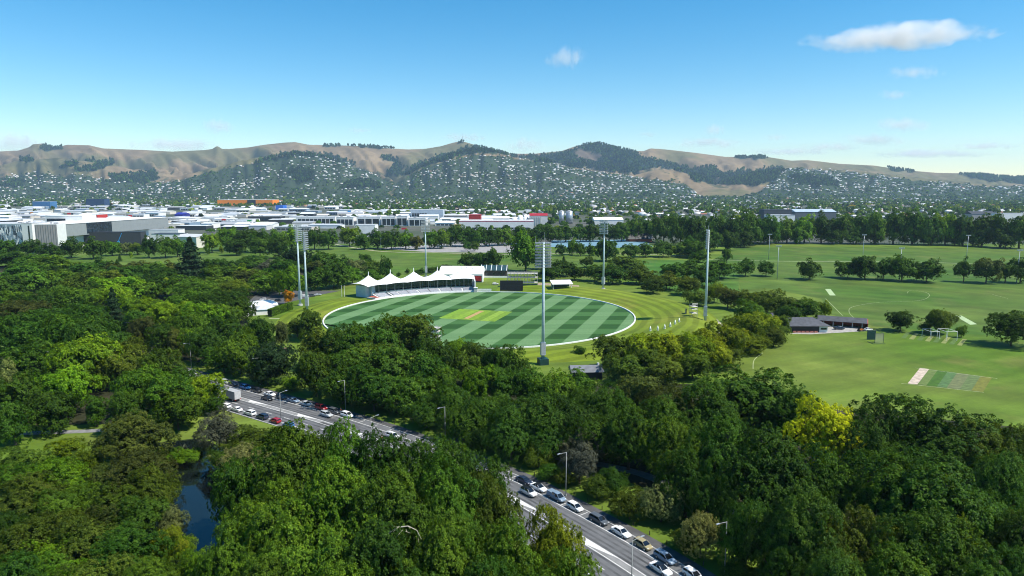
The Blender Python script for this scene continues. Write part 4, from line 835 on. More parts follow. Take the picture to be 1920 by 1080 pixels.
# houses
def house_mesh(seed):
    rg = random.Random(seed); b = MB(); w, d, h = rg.uniform(10, 15), rg.uniform(8, 11), rg.choice((3.0, 3.2, 5.6)); o = .6; r = rg.uniform(2.2, 3.2); e = rg.uniform(0, 3.5)
    b.box((0, 0, h / 2 - .2), (w, d, h + .4), 0)
    P = [(-w / 2 - o, -d / 2 - o, h), (w / 2 + o, -d / 2 - o, h), (w / 2 + o, d / 2 + o, h), (-w / 2 - o, d / 2 + o, h), (-w / 2 + e, 0, h + r), (w / 2 - e, 0, h + r)]
    b._add(P, [(0, 1, 5, 4), (2, 3, 4, 5), (1, 2, 5), (3, 0, 4), (3, 2, 1, 0)], 1)
    if rg.random() < .6: b.box((w * .25, d * .55, h * .45), (w * .4, d * .5, h * .9), 0); b.extrude([(d * .3, h * .9), (d * .82, h * .9), (d * .55, h * .9 + 1.6)], (w * .02, w * .48), 1)
    for k in range(3): b.box((-w * .32 + k * w * .3, -d / 2 - .04, h * .55), (1.5, .1, 1.2), 2)
    return b
m_hw = mat('house_wall', (.62, .58, .52), .8, .15, .02)
HM = [house_mesh(s).mesh('house', [m_hw, m_roofo, m_glassb]) for s in range(6)]
RC = [((.66, .67, .68), 'white roofed'), ((.45, .46, .48), 'pale grey roofed'), ((.22, .23, .25), 'grey roofed'), ((.08, .085, .095), 'dark roofed'), ((.32, .13, .075), 'terracotta roofed')]
hs_ = []; rg = random.Random(5); used_h = []
while len(used_h) < 260:
    u = rg.uniform(480, 1935); Y = rg.uniform(1150, 2400) if rg.random() < .75 else rg.uniform(1150, 1700)
    X = (u - 960) / FPX * Y * 1.0
    if u < 1180 and Y < 1750: continue
    if u < 760 and Y < 2350: continue
    if any((X - x) ** 2 + (Y - y) ** 2 < 17 ** 2 for x, y in used_h) or any(abs(X - b.location.x) < 45 and abs(Y - b.location.y) < 30 for b in BLD): continue
    used_h.append((X, Y)); k = rg.choice((0, 0, 1, 1, 2, 2, 3, 4)); o = link(bpy.data.objects.new('house', HM[len(used_h) % 6])); o.location = (X, Y, 0); o.rotation_euler.z = R(rg.choice((-8, 82, 10, 172))) + rg.uniform(-.1, .1); o.color = (*RC[k][0], 1)
    s = rg.uniform(1.0, 1.35); o.scale = (s, s, s); hs_.append((u, k, o, Y))
for k in range(5):
    L = sorted([q for q in hs_ if q[1] == k], key=lambda q: q[0])
    for i, q in enumerate(L): tag(q[2], '%s house among the suburb trees beyond the park, %s of these from left' % (RC[k][1], ordinal(i + 1)), 'house', 'suburb houses beyond the park')

def ground_z(X, Y):
    """height of the hills under points (nearest grid cell)"""
    ys = HILL['Y'][:, 0]; i = np.clip(np.searchsorted(ys, Y), 0, len(ys) - 1); xr = HILL['X'][i] / HILL['Y'][i]
    j = np.clip(((X / Y - xr[:, 0]) / (xr[:, -1] - xr[:, 0]) * (xr.shape[1] - 1)).astype(int), 0, xr.shape[1] - 1)
    return np.where(Y < 4800, 0, np.maximum(HILL['Z'][i, j], 0)), i, j
def batch(name, base_v, base_f, P, scale, rot, col, mats, tint=None, fcol=None):
    n = len(P); nv = len(base_v); ca, sa = np.cos(rot)[:, None], np.sin(rot)[:, None]
    x = base_v[None, :, 0] * scale[:, 0:1]; y = base_v[None, :, 1] * scale[:, 1:2]; z = base_v[None, :, 2] * scale[:, 2:3]
    V = np.stack([x * ca - y * sa, x * sa + y * ca, z], -1) + P[:, None, :]
    F = (base_f[None] + (np.arange(n) * nv)[:, None, None]).reshape(-1, base_f.shape[1])
    c = np.repeat(col[:, None, :], len(base_f), 1) if fcol is None else fcol
    c = np.concatenate([c.reshape(-1, 3), np.ones((c.reshape(-1, 3).shape[0], 1))], 1)
    at = [('col', 'FLOAT_COLOR', 'FACE', c)]
    if tint is not None: at.append(('tint', 'FLOAT', 'FACE', tint))
    me = mesh_np(name, V.reshape(-1, 3), F, mats, attrs=at); o = link(bpy.data.objects.new(name, me)); o['kind'] = 'stuff'; return o
# far trees as leafy sprays, joined
def spray(n, leaf, seed):
    rng = np.random.default_rng(seed); d = unit(rng.normal(size=(n, 3))); d[:, 2] = np.abs(d[:, 2]) * .9 - .1; P = d * rng.uniform(.65, 1.0, (n, 1)); P[:, 2] = P[:, 2] * .55 + .5
    Nn = unit(d + .4 * rng.normal(size=(n, 3))); t = unit(np.cross(Nn, rng.normal(size=(n, 3)))); b = np.cross(Nn, t); s = leaf
    return np.stack([P - t * s, P - b * s, P + t * s, P + b * s], 1).reshape(-1, 3), np.arange(n * 4).reshape(n, 4)
rng = np.random.default_rng(21)
m_leafc = foliage_mat('far_foliage', True)
def far_trees(name, P, rad, hgt, nsp, leaf, seed, pal):
    bv, bf = spray(nsp, leaf, seed); n = len(P); pal = np.array(pal); col = pal[rng.integers(0, len(pal), n)] * rng.uniform(.75, 1.25, (n, 1))
    batch(name, bv, bf, P, np.stack([rad, rad, hgt], 1), rng.uniform(0, 6.28, n), col, [m_leafc], tint=rng.uniform(0, 1, n * len(bf)))
PAL = [FC['d'], FC['d'], FC['g'], FC['g'], FC['o'], FC['d'], FC['y'], FC['k']]
def scatter(n, u0, u1, Y0, Y1, pw=1.0):
    u = rng.uniform(u0, u1, n); Y = Y0 + (Y1 - Y0) * rng.uniform(0, 1, n) ** pw; return (u - 960) / FPX * Y * 1.005, Y, u
X, Y, u = scatter(9500, -60, 1980, 1000, 5300, .85)
ind = ((u < 650) & (Y < 2900)) | ((u < 1010) & (Y < 1700)); keep = ~ind | (rng.uniform(size=len(u)) < .10); keep &= (fbm(X / 160, Y / 260, 5) > .40) | (rng.uniform(size=len(u)) < .25)
keep &= ~((Y < 1120) & (u < 1300)); X, Y, u = X[keep], Y[keep], u[keep]; z, _, _ = ground_z(X, Y)
P = np.stack([X, Y, z - .5], 1); nr = Y < 2000
if np.any(nr): far_trees('suburb_trees', P[nr], rng.uniform(4, 8.5, nr.sum()), rng.uniform(7, 15, nr.sum()), 90, .22, 1, PAL)
far_trees('distant_trees', P[~nr], rng.uniform(5, 10, (~nr).sum()), rng.uniform(8, 16, (~nr).sum()), 34, .36, 2, PAL)
# joined far houses: flat suburb and hillside
hb_ = MB(); P_ = [(-.5, -.5, 0), (.5, -.5, 0), (.5, .5, 0), (-.5, .5, 0), (-.5, -.5, .62), (.5, -.5, .62), (.5, .5, .62), (-.5, .5, .62), (-.38, 0, 1), (.38, 0, 1)]
hv_ = np.array(P_); hf_ = np.array([(0, 1, 5), (0, 5, 4), (1, 2, 6), (1, 6, 5), (2, 3, 7), (2, 7, 6), (3, 0, 4), (3, 4, 7), (4, 5, 9), (4, 9, 8), (6, 7, 8), (6, 8, 9), (5, 6, 9), (7, 4, 8)])
def far_houses(name, P, smin, smax):
    n = len(P); wc = np.array([(.62, .60, .56), (.70, .69, .66), (.50, .46, .40), (.38, .28, .22), (.66, .66, .66)])[rng.integers(0, 5, n)]; rc = np.array([q[0] for q in RC])[rng.choice(5, n, p=[.34, .24, .2, .14, .08])] * rng.uniform(.8, 1.15, (n, 1))
    fc = np.concatenate([np.repeat(wc[:, None], 8, 1), np.repeat(rc[:, None], 6, 1)], 1)
    s = rng.uniform(smin, smax, n); batch(name, hv_, hf_, P, np.stack([s * rng.uniform(.9, 1.5, n), s * .8, s * rng.uniform(.38, .6, n)], 1), rng.uniform(0, 3.14, n), None, [attr_mat('far_house', 'col', .7, .05, .05)], fcol=fc)
X, Y, u = scatter(2600, -60, 1980, 1900, 5200, .9); keep = ~((u < 650) & (Y < 2900)); X, Y = X[keep], Y[keep]; z, _, _ = ground_z(X, Y)
far_houses('suburb_houses', np.stack([X, Y, z - .3], 1), 11, 17)
ii, jj = np.nonzero(HILL['sub']); wgt = HILL['Y'][ii, jj]; sel = rng.choice(len(ii), 13000); jx = rng.uniform(-.5, .5, 13000) * 25; jy = rng.uniform(-.5, .5, 13000) * 28
X = HILL['X'][ii, jj][sel] + jx; Y = HILL['Y'][ii, jj][sel] + jy; z, _, _ = ground_z(X, Y); keep = (fbm(X / 260, Y / 260, 8) > .43) & ((z > 55) | (rng.uniform(size=len(z)) < .35)) & (np.mod(z + 14 * fbm(X / 400, Y / 400, 12), 17) < 12); X, Y = X[keep], Y[keep]; z, _, _ = ground_z(X, Y)
far_houses('hillside_houses', np.stack([X, Y, z - 1.5], 1), 11, 18)
sel = rng.choice(len(ii), 8000); X = HILL['X'][ii, jj][sel] + rng.uniform(-12, 12, 8000); Y = HILL['Y'][ii, jj][sel] + rng.uniform(-14, 14, 8000); z, _, _ = ground_z(X, Y)
far_trees('hillside_trees', np.stack([X, Y, z - 1.5], 1), rng.uniform(5, 11, 8000), rng.uniform(7, 14, 8000), 13, .55, 3, [FC['d'], FC['k'], FC['d'], FC['g']])
ii, jj = np.nonzero(HILL['forest']); nf = min(9000, len(ii) * 2); sel = rng.choice(len(ii), nf); X = HILL['X'][ii, jj][sel] + rng.uniform(-14, 14, nf); Y = HILL['Y'][ii, jj][sel] + rng.uniform(-15, 15, nf); z, _, _ = ground_z(X, Y)
far_trees('hillside_forest', np.stack([X, Y, z - 2], 1), rng.uniform(8, 15, nf), rng.uniform(16, 30, nf), 12, .6, 4, [FC['k'], FC['k'], FC['d']])
# transmitter mast on the peak
p = at_depth(867, 266, 8690); t = empty('transmitter_mast', (p.x, p.y, p.z - 4)); b = MB(); b.tube((0, 0, 0), (0, 0, 60), 4, 2.2, 6); b.build('tower', m_ridge, t); b = MB(); b.tube((0, 0, 60), (0, 0, 122), 2, .8, 6); b.build('antenna', m_ridge, t); tag(t, 'thin transmitter mast on the highest hill peak', 'mast')
# ------------------------------------------------------------------ stadium pavilion
m_tent = mat('tent_fabric', (.86, .86, .85), .6, .02, .2); m_steel = mat('galvanised_steel', (.42, .45, .47), .4, .12, 1.2, metal=.35)
m_seat = mat('grey_seats', (.42, .43, .48), .6, .12, 1.5); m_conc = mat('concrete', (.48, .47, .45), .9, .1, .8); m_gl = glass_mat('pavilion_glass', (.012, .03, .04)); m_brickred = mat('brick_red', (.46, .10, .06), .85, .15, 2)
m_black = mat('black_mesh', (.012, .014, .018), .8, .2, 1); m_slate = mat('slate_roof', (.075, .08, .095), .75, .15, .6); m_green = mat('dark_green_paint', (.012, .05, .045), .5, .1, 1)
def pol(a, r, z=0): return Vector((OC.x + r * math.cos(R(a)), OC.y + r * math.sin(R(a)), z))
pav = empty('pavilion', pol(119, 100)); tag(pav, 'long white tent roofed pavilion with five peaks and grey seating beside the oval', 'pavilion'); PI_ = Matrix.Translation(-pav.location)
def pb(b, name, m, smooth=False): b.M = None; o = b.build(name, m, pav, smooth); o.data.transform(PI_); return o
edges = [143.5, 134, 124.3, 114.6, 105, 95.2]
for k in range(5):
    a1, a0 = edges[k], edges[k + 1]; n, mm = 19, 17; V = []
    for i in range(n):
        for j in range(mm):
            s = i / (n - 1); t = j / (mm - 1); S_ = 2 * s - 1; T_ = 2 * t - 1
            out_f = -1.1 * (1 - S_ * S_) + (.0); r = 94.2 + 18.6 * t - (0 if t > .5 else 1) * (1 - 2 * t) * out_f * -1.0
            d = math.sqrt((S_ * .95) ** 2 + (T_ * .98) ** 2); d = min(d, 1.0)
            f = (1 - d) ** 1.5
            z = 8.0 + 1.25 * (1 - T_ * T_) * (1 - .25 * (1 - S_ * S_)) + 5.2 * f + .55 * (1 - S_ * S_) * (abs(T_) ** 3) + (.35 if k == 4 else 0)
            p = pol(a0 + (a1 - a0) * s, r, z); V.append(p)
    i = np.arange(n * mm).reshape(n, mm); F = np.stack([i[:-1, :-1], i[:-1, 1:], i[1:, 1:], i[1:, :-1]], -1).reshape(-1, 4)
    me = mesh_np('tent_roof', np.array([tuple(v) for v in V]), F, [m_tent], smooth=True); me.transform(PI_); link(bpy.data.objects.new('tent_roof', me), pav)
    b = MB(); c = pol((a0 + a1) / 2, 103.5, 13.3); b.tube(c, c + Vector((0, 0, 3.2)), .32, .22, 8); b.tube(c - Vector((0, 0, 13.2)), c, .3, .3, 8); pb(b, 'roof_mast', m_white)
def arc_box(b, a0, a1, r0, r1, z0, z1, n=4, m=0):
    for k in range(n):
        p, q = a0 + (a1 - a0) * k / n, a0 + (a1 - a0) * (k + 1) / n
        P = [pol(p, r0), pol(q, r0), pol(q, r1), pol(p, r1)]; vs = [(v.x, v.y, z0) for v in P] + [(v.x, v.y, z1) for v in P]
        b._add(vs, [(0, 1, 2, 3), (7, 6, 5, 4), (0, 4, 5, 1), (1, 5, 6, 2), (2, 6, 7, 3), (3, 7, 4, 0)], m)
b = MB(); arc_box(b, 95.4, 142, 99.6, 109.5, 0, 7.6, 14); pb(b, 'rear_hall', mat('pale_cladding', (.56, .62, .66), .6, .05, .5))
b = MB(); arc_box(b, 95.4, 140, 96.4, 99.6, 0, 2.3, 14); pb(b, 'terrace', m_conc)
n = 24
for k in range(n):
    a0 = 96 + (137.5 - 96) * k / n; a1 = 96 + (137.5 - 96) * (k + 1) / n; b = MB(); arc_box(b, a0 + .06, a1 - .06, 99.3, 99.55, 2.4, 7.55, 1); pb(b, 'glass_pane', m_gl)
for k in range(13):
    a = 95.9 + (141 - 95.9) * k / 12; b = MB(); b.tube(pol(a, 96.0, 1.5), pol(a, 96.0, 8.3), .13, n=6); pb(b, 'column', m_steel)
b = MB(); arc_box(b, 95.6, 139, 96.2, 96.32, 2.2, 3.2, 16); pb(b, 'balustrade', glass_mat('balustrade_glass', (.10, .16, .19)))
bays = [(95.6, 100.3), (100.9, 105.2), (105.5, 110.2), (110.8, 115.0), (115.3, 119.8), (120.4, 124.6), (124.9, 129.0), (129.6, 132.4), (134.6, 139.5)]
for a0, a1 in bays:
    b = MB()
    for s in range(8): arc_box(b, a0, a1, 88.0 + s * 1.02, 89.02 + s * 1.02, 0, .6 + s * .21, 3); arc_box(b, a0 + .05, a1 - .05, 88.62 + s * 1.02, 88.95 + s * 1.02, .6 + s * .21 + .003, .98 + s * .21, 3, 1)
    pb(b, 'seating_block', [m_conc, m_seat])
for a in (100.6, 110.5, 120.1, 129.3, 133.0, 139.9):
    b = MB()
    for s in range(14): arc_box(b, a - .28, a + .28, 88 + s * .6, 88.6 + s * .6, 0, .3 + s * .135, 1)
    pb(b, 'stair', m_white)
b = MB(); arc_box(b, 133.4, 134.4, 88.2, 96.3, .05, .6, 1); pb(b, 'players_tunnel', m_black)
b = MB(); arc_box(b, 140.4, 142.2, 88.2, 96, .05, 1.2, 2); pb(b, 'brick_stair', m_brickred)
b = MB(); arc_box(b, 142.6, 143.4, 88.2, 96, .05, 1.0, 1); pb(b, 'side_ramp', m_conc)
b = MB(); arc_box(b, 95.2, 143.5, 87.5, 87.95, 0, 1.15, 30); pb(b, 'front_wall', m_white)
b = MB(); arc_box(b, 94.9, 95.35, 88, 109, 0, 7.4, 1); pb(b, 'end_wall', m_white)
b = MB(); arc_box(b, 139.9, 140.2, 96.4, 99.6, 0, 7.0, 1); pb(b, 'end_screen', mat('pale_blue_panel', (.35, .52, .62), .5, .08, 1))

# white hall behind the right end
c = G(862, 528); hall = empty('white_hall', (c.x + 1, c.y + 16, 0), R(-3)); tag(hall, 'big white gabled marquee hall behind the right end of the pavilion', 'building')
b = MB(); b.box((0, 0, 2.6), (33, 24, 5.6)); b.build('wall', m_tent, hall)
b = MB(); b.extrude([(-12.6, 5.2), (12.6, 5.2), (9.5, 7.6), (5, 9.6), (0, 10.4), (-5, 9.6), (-9.5, 7.6)], (-16.9, 16.9)); b.build('roof', m_tent, hall)
b = MB(); b.extrude([(-11.4, 5.3), (11.4, 5.3), (8.6, 7.5), (4.5, 9.3), (0, 10.0), (-4.5, 9.3), (-8.6, 7.5)], (-17.05, -16.92)); b.build('gable_shade', glass_mat('gable_shade', (.03, .06, .08)), hall)  # dark panel paints in the shade on the left gable end
c2 = G(909, 533); b = MB(); dx, dy = c2.x - c.x - 1, c2.y - c.y - 16 + 6
b = MB(); b.box((12.2, -15.6, 3.2), (11.5, 7.4, 6.4)); b.build('porch', m_tent, hall)
b = MB(); b.box((13.0, -19.36, 2.7), (8.6, .12, 5.0)); b.build('doorway', m_black, hall)
b = MB(); b.box((14.2, -19.46, 2.9), (5.4, .12, 3.6)); b.build('banner', mat('red_banner', (.38, .02, .02), .6, .35, .9), hall)
for x, z in ((4, 9.7), (9, 9.2)): b = MB(); b.box((x, -4.2 if z > 9.5 else -5.8, z), (.9, .9, .7)); b.build('roof_vent', m_steel, hall)
# dark club building with striped roof
c = G(922, 521); cb = empty('club_building', (c.x + 2, c.y + 8, 0), R(-4)); tag(cb, 'dark timber building with white battens across its green glass roof', 'building')
b = MB(); b.box((0, 0, 2.9), (21, 12, 6)); b.build('wall', mat('dark_timber', (.06, .055, .05), .8, .25, 1.5), cb)
b = MB(); b.extrude([(-7, 5.9), (7, 5.9), (0, 9.6)], (-11, 11)); b.build('roof', mat('green_roof', (.03, .065, .075), .35, .1, .5), cb)
for k in range(6):
    b = MB(); x = -10.5 + k * 4.2; b.extrude([(-7.2, 5.9), (-7.1, 6.05), (0, 9.85), (0, 9.68)], (x - .22, x + .22)); b.build('batten', m_white, cb)
for k in range(3): b = MB(); b.box((-6 + k * 6, -6.05, 2.6), (1.4, .12, 2.2)); b.build('window', m_gl, cb)
b = MB(); b.box((0, -8.5, .9), (26, .5, 1.4)); b.build('forecourt_wall', m_white, cb)
# sight screen, advertising board, shelter, scaffolds
def scaffold(name, label, c, w, d, h, rz, lifts, bays_, green=False, decks=True, nb=2):
    t = empty(name, (c.x, c.y, 0), rz); tag(t, label, 'scaffold')
    for i in range(bays_ + 1):
        for j in range(nb):
            b = MB(); x = -w / 2 + w * i / bays_; y = -d / 2 + d * j / (nb - 1); b.tube((x, y, 0), (x, y, h), .075, n=5); b.build('standard', m_steel, t)
    for k in range(1, lifts + 1):
        z = h * k / lifts - (.9 if k == lifts else 0)
        for j in range(nb):
            y = -d / 2 + d * j / (nb - 1); b = MB(); b.tube((-w / 2, y, z), (w / 2, y, z), .06, n=5); b.build('ledger', m_steel, t)
        if decks:
            b = MB(); b.box((0, 0, z + .1), (w, d, .12)); b.build('deck', mat('scaffold_board', (.46, .44, .40), .9, .2, 1), t)
    for i in range(bays_):
        b = MB(); x0 = -w / 2 + w * i / bays_; x1 = x0 + w / bays_; b.tube((x0, -d / 2, 0), (x1, -d / 2, h * .5), .05, n=4); b.tube((x1, -d / 2, h * .5), (x0, -d / 2, h), .05, n=4); b.build('brace', m_steel, t)
    b = MB(); b.tube((-w / 2, -d / 2, h + 1), (w / 2, -d / 2, h + 1), .05, n=4); b.tube((-w / 2, -d / 2, h + .5), (w / 2, -d / 2, h + .5), .05, n=4); b.build('handrail', m_steel, t)
    if green: b = MB(); b.box((0, -d / 2 - .15, 1.6), (w, .15, 3.2)); b.build('skirt', m_green, t)
    return t
c = G(975, 544); scaffold('camera_stand', 'wide scaffold camera stand with green skirt behind the black screen', Vector((c.x + 2, c.y + 14, 0)), 22, 7, 11.2, R(-3), 3, 9, True, nb=3)
c = G(1299.5, 602); scaffold('camera_tower', 'narrow scaffold tower beside the right stadium mast', c, 3.2, 3.2, 9.0, R(10), 4, 1)
c = G(812, 650); scaffold('camera_tower', 'white railed scaffold tower at the near edge of the oval', Vector((c.x, c.y, 0)), 6.5, 5, 9.5, R(-8), 4, 3)
def simple(name, label, cat, c, rz, parts, group=None):
    t = empty(name, (c.x, c.y, c.z), rz); tag(t, label, cat, group)
    for nm, b, m in parts: b.build(nm, m, t)
    return t
c = G(959, 547); p = [('screen', MB().box((0, 0, 4.3), (16, .35, 7.2)), m_black)] + [('post', MB().box((x, .35, 3.6), (.3, .3, 7.4)), m_steel) for x in (-7.8, -2.6, 2.6, 7.8)] + [('panel_joint', MB().box((0, -.2, z), (15.6, .06, .12)), m_dark) for z in (2.6, 4.6, 6.4)]
simple('sight_screen', 'big black sight screen at the far edge of the oval', 'screen', c, R(-1), p)
c = G(1286, 597); simple('sight_screen', 'small dark screen beside the scaffold tower on the bank', 'screen', c + Vector((0, 0, 1.5)), R(80), [('screen', MB().box((0, 0, 2), (3.4, .3, 4)), m_black), ('post', MB().box((1.5, .3, 1.6), (.2, .2, 3.6)), m_steel), ('post', MB().box((-1.5, .3, 1.6), (.2, .2, 3.6)), m_steel)])
c = G(908, 546); simple('barrier_board', 'long white board on the grass left of the black screen', 'board', c, R(0), [('panel', MB().box((0, 0, 1.0), (10, .4, 1.3)), m_white), ('foot', MB().box((-4, 0, .2), (.3, 1, .4)), m_steel), ('foot', MB().box((4, 0, .2), (.3, 1, .4)), m_steel)])
c = G(892, 548); simple('gate_hut', 'small pale hut at the right end of the pavilion', 'hut', c, 0, [('wall', MB().box((0, 0, 1.5), (2.4, 2.4, 3.2)), m_conc), ('roof', MB().box((0, 0, 3.2), (2.8, 2.8, .2)), m_white)])
c = G(1053, 546); b = MB(); b.extrude([(-4.5, 4.4), (4.5, 6.2), (4.5, 6.45), (-4.5, 4.65)], (-7.4, 7.4))
simple('shelter', 'open sided shelter with a pale mono pitch roof on the far bank', 'shelter', Vector((c.x, c.y + 3, .6)), R(8), [('roof', b, m_tent), ('rear_wall', MB().box((0, 3.4, 2.6), (13, .3, 5.2)), m_green), ('counter', MB().box((-1.5, -2.6, .8), (9, .8, 1.7)), m_dark)] + [('post', MB().box((x, y, 2.4), (.3, .3, 4.8)), m_white) for x in (-6.6, 6.6) for y in (-3.6, 3.0)] + [('terrace', MB().box((1, -2, -.4), (18, 11, .7)), m_conc)])
# cafe / gatehouse at left
c = G(484, 588); cafe = empty('cafe', (c.x, c.y + 5, 0), R(22)); tag(cafe, 'white hip roofed cafe beside the clipped hedge at left', 'building')
b = MB(); b.box((0, 4, 1.8), (17, 9, 4)); b.build('wall', mat('cream_wall', (.60, .55, .50), .8, .1, 1), cafe)
b = MB(); b._add([(-9.5, -1.5, 3.7), (9.5, -1.5, 3.7), (9.5, 9.5, 3.7), (-9.5, 9.5, 3.7), (-5, 4, 6.2), (5, 4, 6.2)], [(0, 1, 5, 4), (2, 3, 4, 5), (1, 2, 5), (3, 0, 4), (3, 2, 1, 0)], 0); b.build('main_roof', mat('pale_roof', (.72, .76, .76), .5, .05, .4), cafe)
b = MB(); b.box((2, -6.5, 1.5), (10, 8, 3.2)); b.build('wing_wall', m_white, cafe)
b = MB(); b._add([(-3.8, -11, 3.05), (7.8, -11, 3.05), (7.8, -1.8, 3.05), (-3.8, -1.8, 3.05), (0, -6.5, 5.0), (4, -6.5, 5.0)], [(0, 1, 5, 4), (2, 3, 4, 5), (1, 2, 5), (3, 0, 4), (3, 2, 1, 0)], 0); b.build('wing_roof', mat('grey_roof', (.52, .55, .58), .55, .06, .5), cafe)
for k in range(5): b = MB(); b.box((-6.5 + k * 3.0, -.55, 1.9), (1.6, .12, 1.7)); b.build('window', m_gl, cafe)
b = MB(); b.box((-8, -7, .5), (9, 11, .8)); b.build('deck', m_conc, cafe)
for k in range(7): b = MB(); b.box((-12 + k * 1.5, -12.5, 1.1), (.1, .1, 1.2)); b.build('rail_post', m_white, cafe)
def hedge(name, label, a, b_, w, h, col):
    v = b_ - a; L = v.length; rg = np.random.default_rng(5); n = int(L * h * 60); P = np.stack([rg.uniform(-L / 2, L / 2, n), rg.uniform(-w / 2, w / 2, n), rg.uniform(.1, h, n)], 1); s = rg.integers(0, 3, n)
    P[s == 0, 1] = -w / 2; P[s == 1, 2] = h; P[s == 2, 1] = w / 2; P += rg.normal(size=P.shape) * .07; N0 = np.zeros((n, 3)); N0[s == 0, 1] = -1; N0[s == 1, 2] = 1; N0[s == 2, 1] = 1
    t = empty(name, ((a.x + b_.x) / 2, (a.y + b_.y) / 2, 0), math.atan2(v.y, v.x)); me = leaf_mesh('foliage', P, unit(N0 + .5 * rg.normal(size=(n, 3))), np.full(n, .5), rg.uniform(0, 1, n), rg)
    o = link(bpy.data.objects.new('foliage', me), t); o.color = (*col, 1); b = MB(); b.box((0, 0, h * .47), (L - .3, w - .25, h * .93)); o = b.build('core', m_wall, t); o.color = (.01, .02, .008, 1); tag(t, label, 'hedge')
hedge('clipped_hedge', 'clipped tall green hedge between the cafe and the grass bank', G(506, 594), G(546, 580), 2.5, 4.2, FC['g'])
# clubhouses at right
c = G(1517, 624); t = empty('clubhouse', (c.x, c.y + 6, 0), R(-1)); tag(t, 'clubhouse with a dark hip roof and white end at the right of the hedge row', 'building')
b = MB(); b.box((0, 1, 1.6), (19, 11, 3.6)); b.build('wall', m_dark, t); b = MB(); b.box((7.6, -4.75, 1.5), (4, .5, 3)); b.build('white_end', m_white, t); b = MB(); b.box((7.6, -5.05, 1.9), (3, .12, 1.0)); b.build('window', m_gl, t)
b = MB(); b._add([(-11, -6.2, 3.3), (11, -6.2, 3.3), (11, 8.2, 3.3), (-11, 8.2, 3.3), (-7.5, 1, 6.6), (4.5, 1, 6.6)], [(0, 1, 5, 4), (2, 3, 4, 5), (1, 2, 5), (3, 0, 4), (3, 2, 1, 0)], 0); b.build('roof', m_slate, t)
for k in range(6): b = MB(); b.box((-7 + k * 2.1, -5.9, .45), (1.5, .5, .8)); b.build('bench', mat('red_bench', (.42, .16, .12), .8, .2, 2), t)
a = G(1540, 611); e = G(1634, 618); L = (e - a).length; rz = math.atan2(e.y - a.y, e.x - a.x); t = empty('open_shed', ((a.x + e.x) / 2, (a.y + e.y) / 2 + 4, 0), rz); tag(t, 'long open fronted shed with dark roof and red brick end', 'shed')
b = MB(); b.box((0, 3.6, 1.5), (L, .3, 3.2)); b.build('rear_wall', m_brickred, t); b = MB(); b.extrude([(-3.6, 0), (3.6, 0), (3.6, 2.9), (0, 4.7), (-3.6, 2.9)], (L / 2 - .3, L / 2)); b.build('brick_end', m_brickred, t)
b = MB(); b.box((-L / 2 + .2, 0, 1.4), (.3, 7, 3)); b.build('left_end', m_dark, t); b = MB(); b.extrude([(-4.2, 2.85), (4.2, 2.85), (4.2, 3.0), (0, 5.0), (-4.2, 3.0)], (-L / 2 - .4, L / 2 - .32)); b.build('roof', m_slate, t)
for k in range(5): b = MB(); b.box((-L / 2 + L * (k + .6) / 5.2, -3.5, 1.4), (.35, .3, 2.9)); b.build('post', m_conc, t)
c = G(1463, 606); simple('small_shed', 'small slate roofed shed half hidden behind the hedge row', 'shed', Vector((c.x, c.y + 4, 0)), 0, [('wall', MB().box((0, 0, 1.5), (7, 6, 3.2)), m_dark), ('roof', MB().extrude([(-3.6, 3), (3.6, 3), (0, 5)], (-4, 4)), m_slate)])
c = G(1100, 712); simple('grounds_shed', 'low grey roofed shed tucked among the trees below the near bank', 'shed', Vector((c.x, c.y + 3, 0)), R(4), [('wall', MB().box((0, 0, 1.6), (11, 7, 3.4)), m_dark), ('roof', MB().extrude([(-4.2, 3.1), (4.2, 3.1), (0, 4.9)], (-6.2, 6.2)), mat('mid_grey_roof', (.17, .18, .20), .6, .1, .6)), ('roof_vent', MB().tube((4.6, 0, 4.8), (4.6, 0, 5.6), .45, n=8), m_white)])
c = G(1200, 453); simple('park_house', 'dark steep roofed building at the end of the blue tennis courts', 'building', Vector((c.x, c.y + 8, 0)), R(6), [('wall', MB().box((0, 0, 2), (32, 18, 5)), m_brickred), ('roof', MB().extrude([(-11, 3.6), (11, 3.6), (2, 15), (-2, 15)], (-19, 10)), m_dark), ('side_roof', MB().extrude([(-10, 3.6), (10, 3.6), (2, 12), (-2, 12)], (10, 22)), mat('mid_grey_roof', (.17, .18, .20)))])

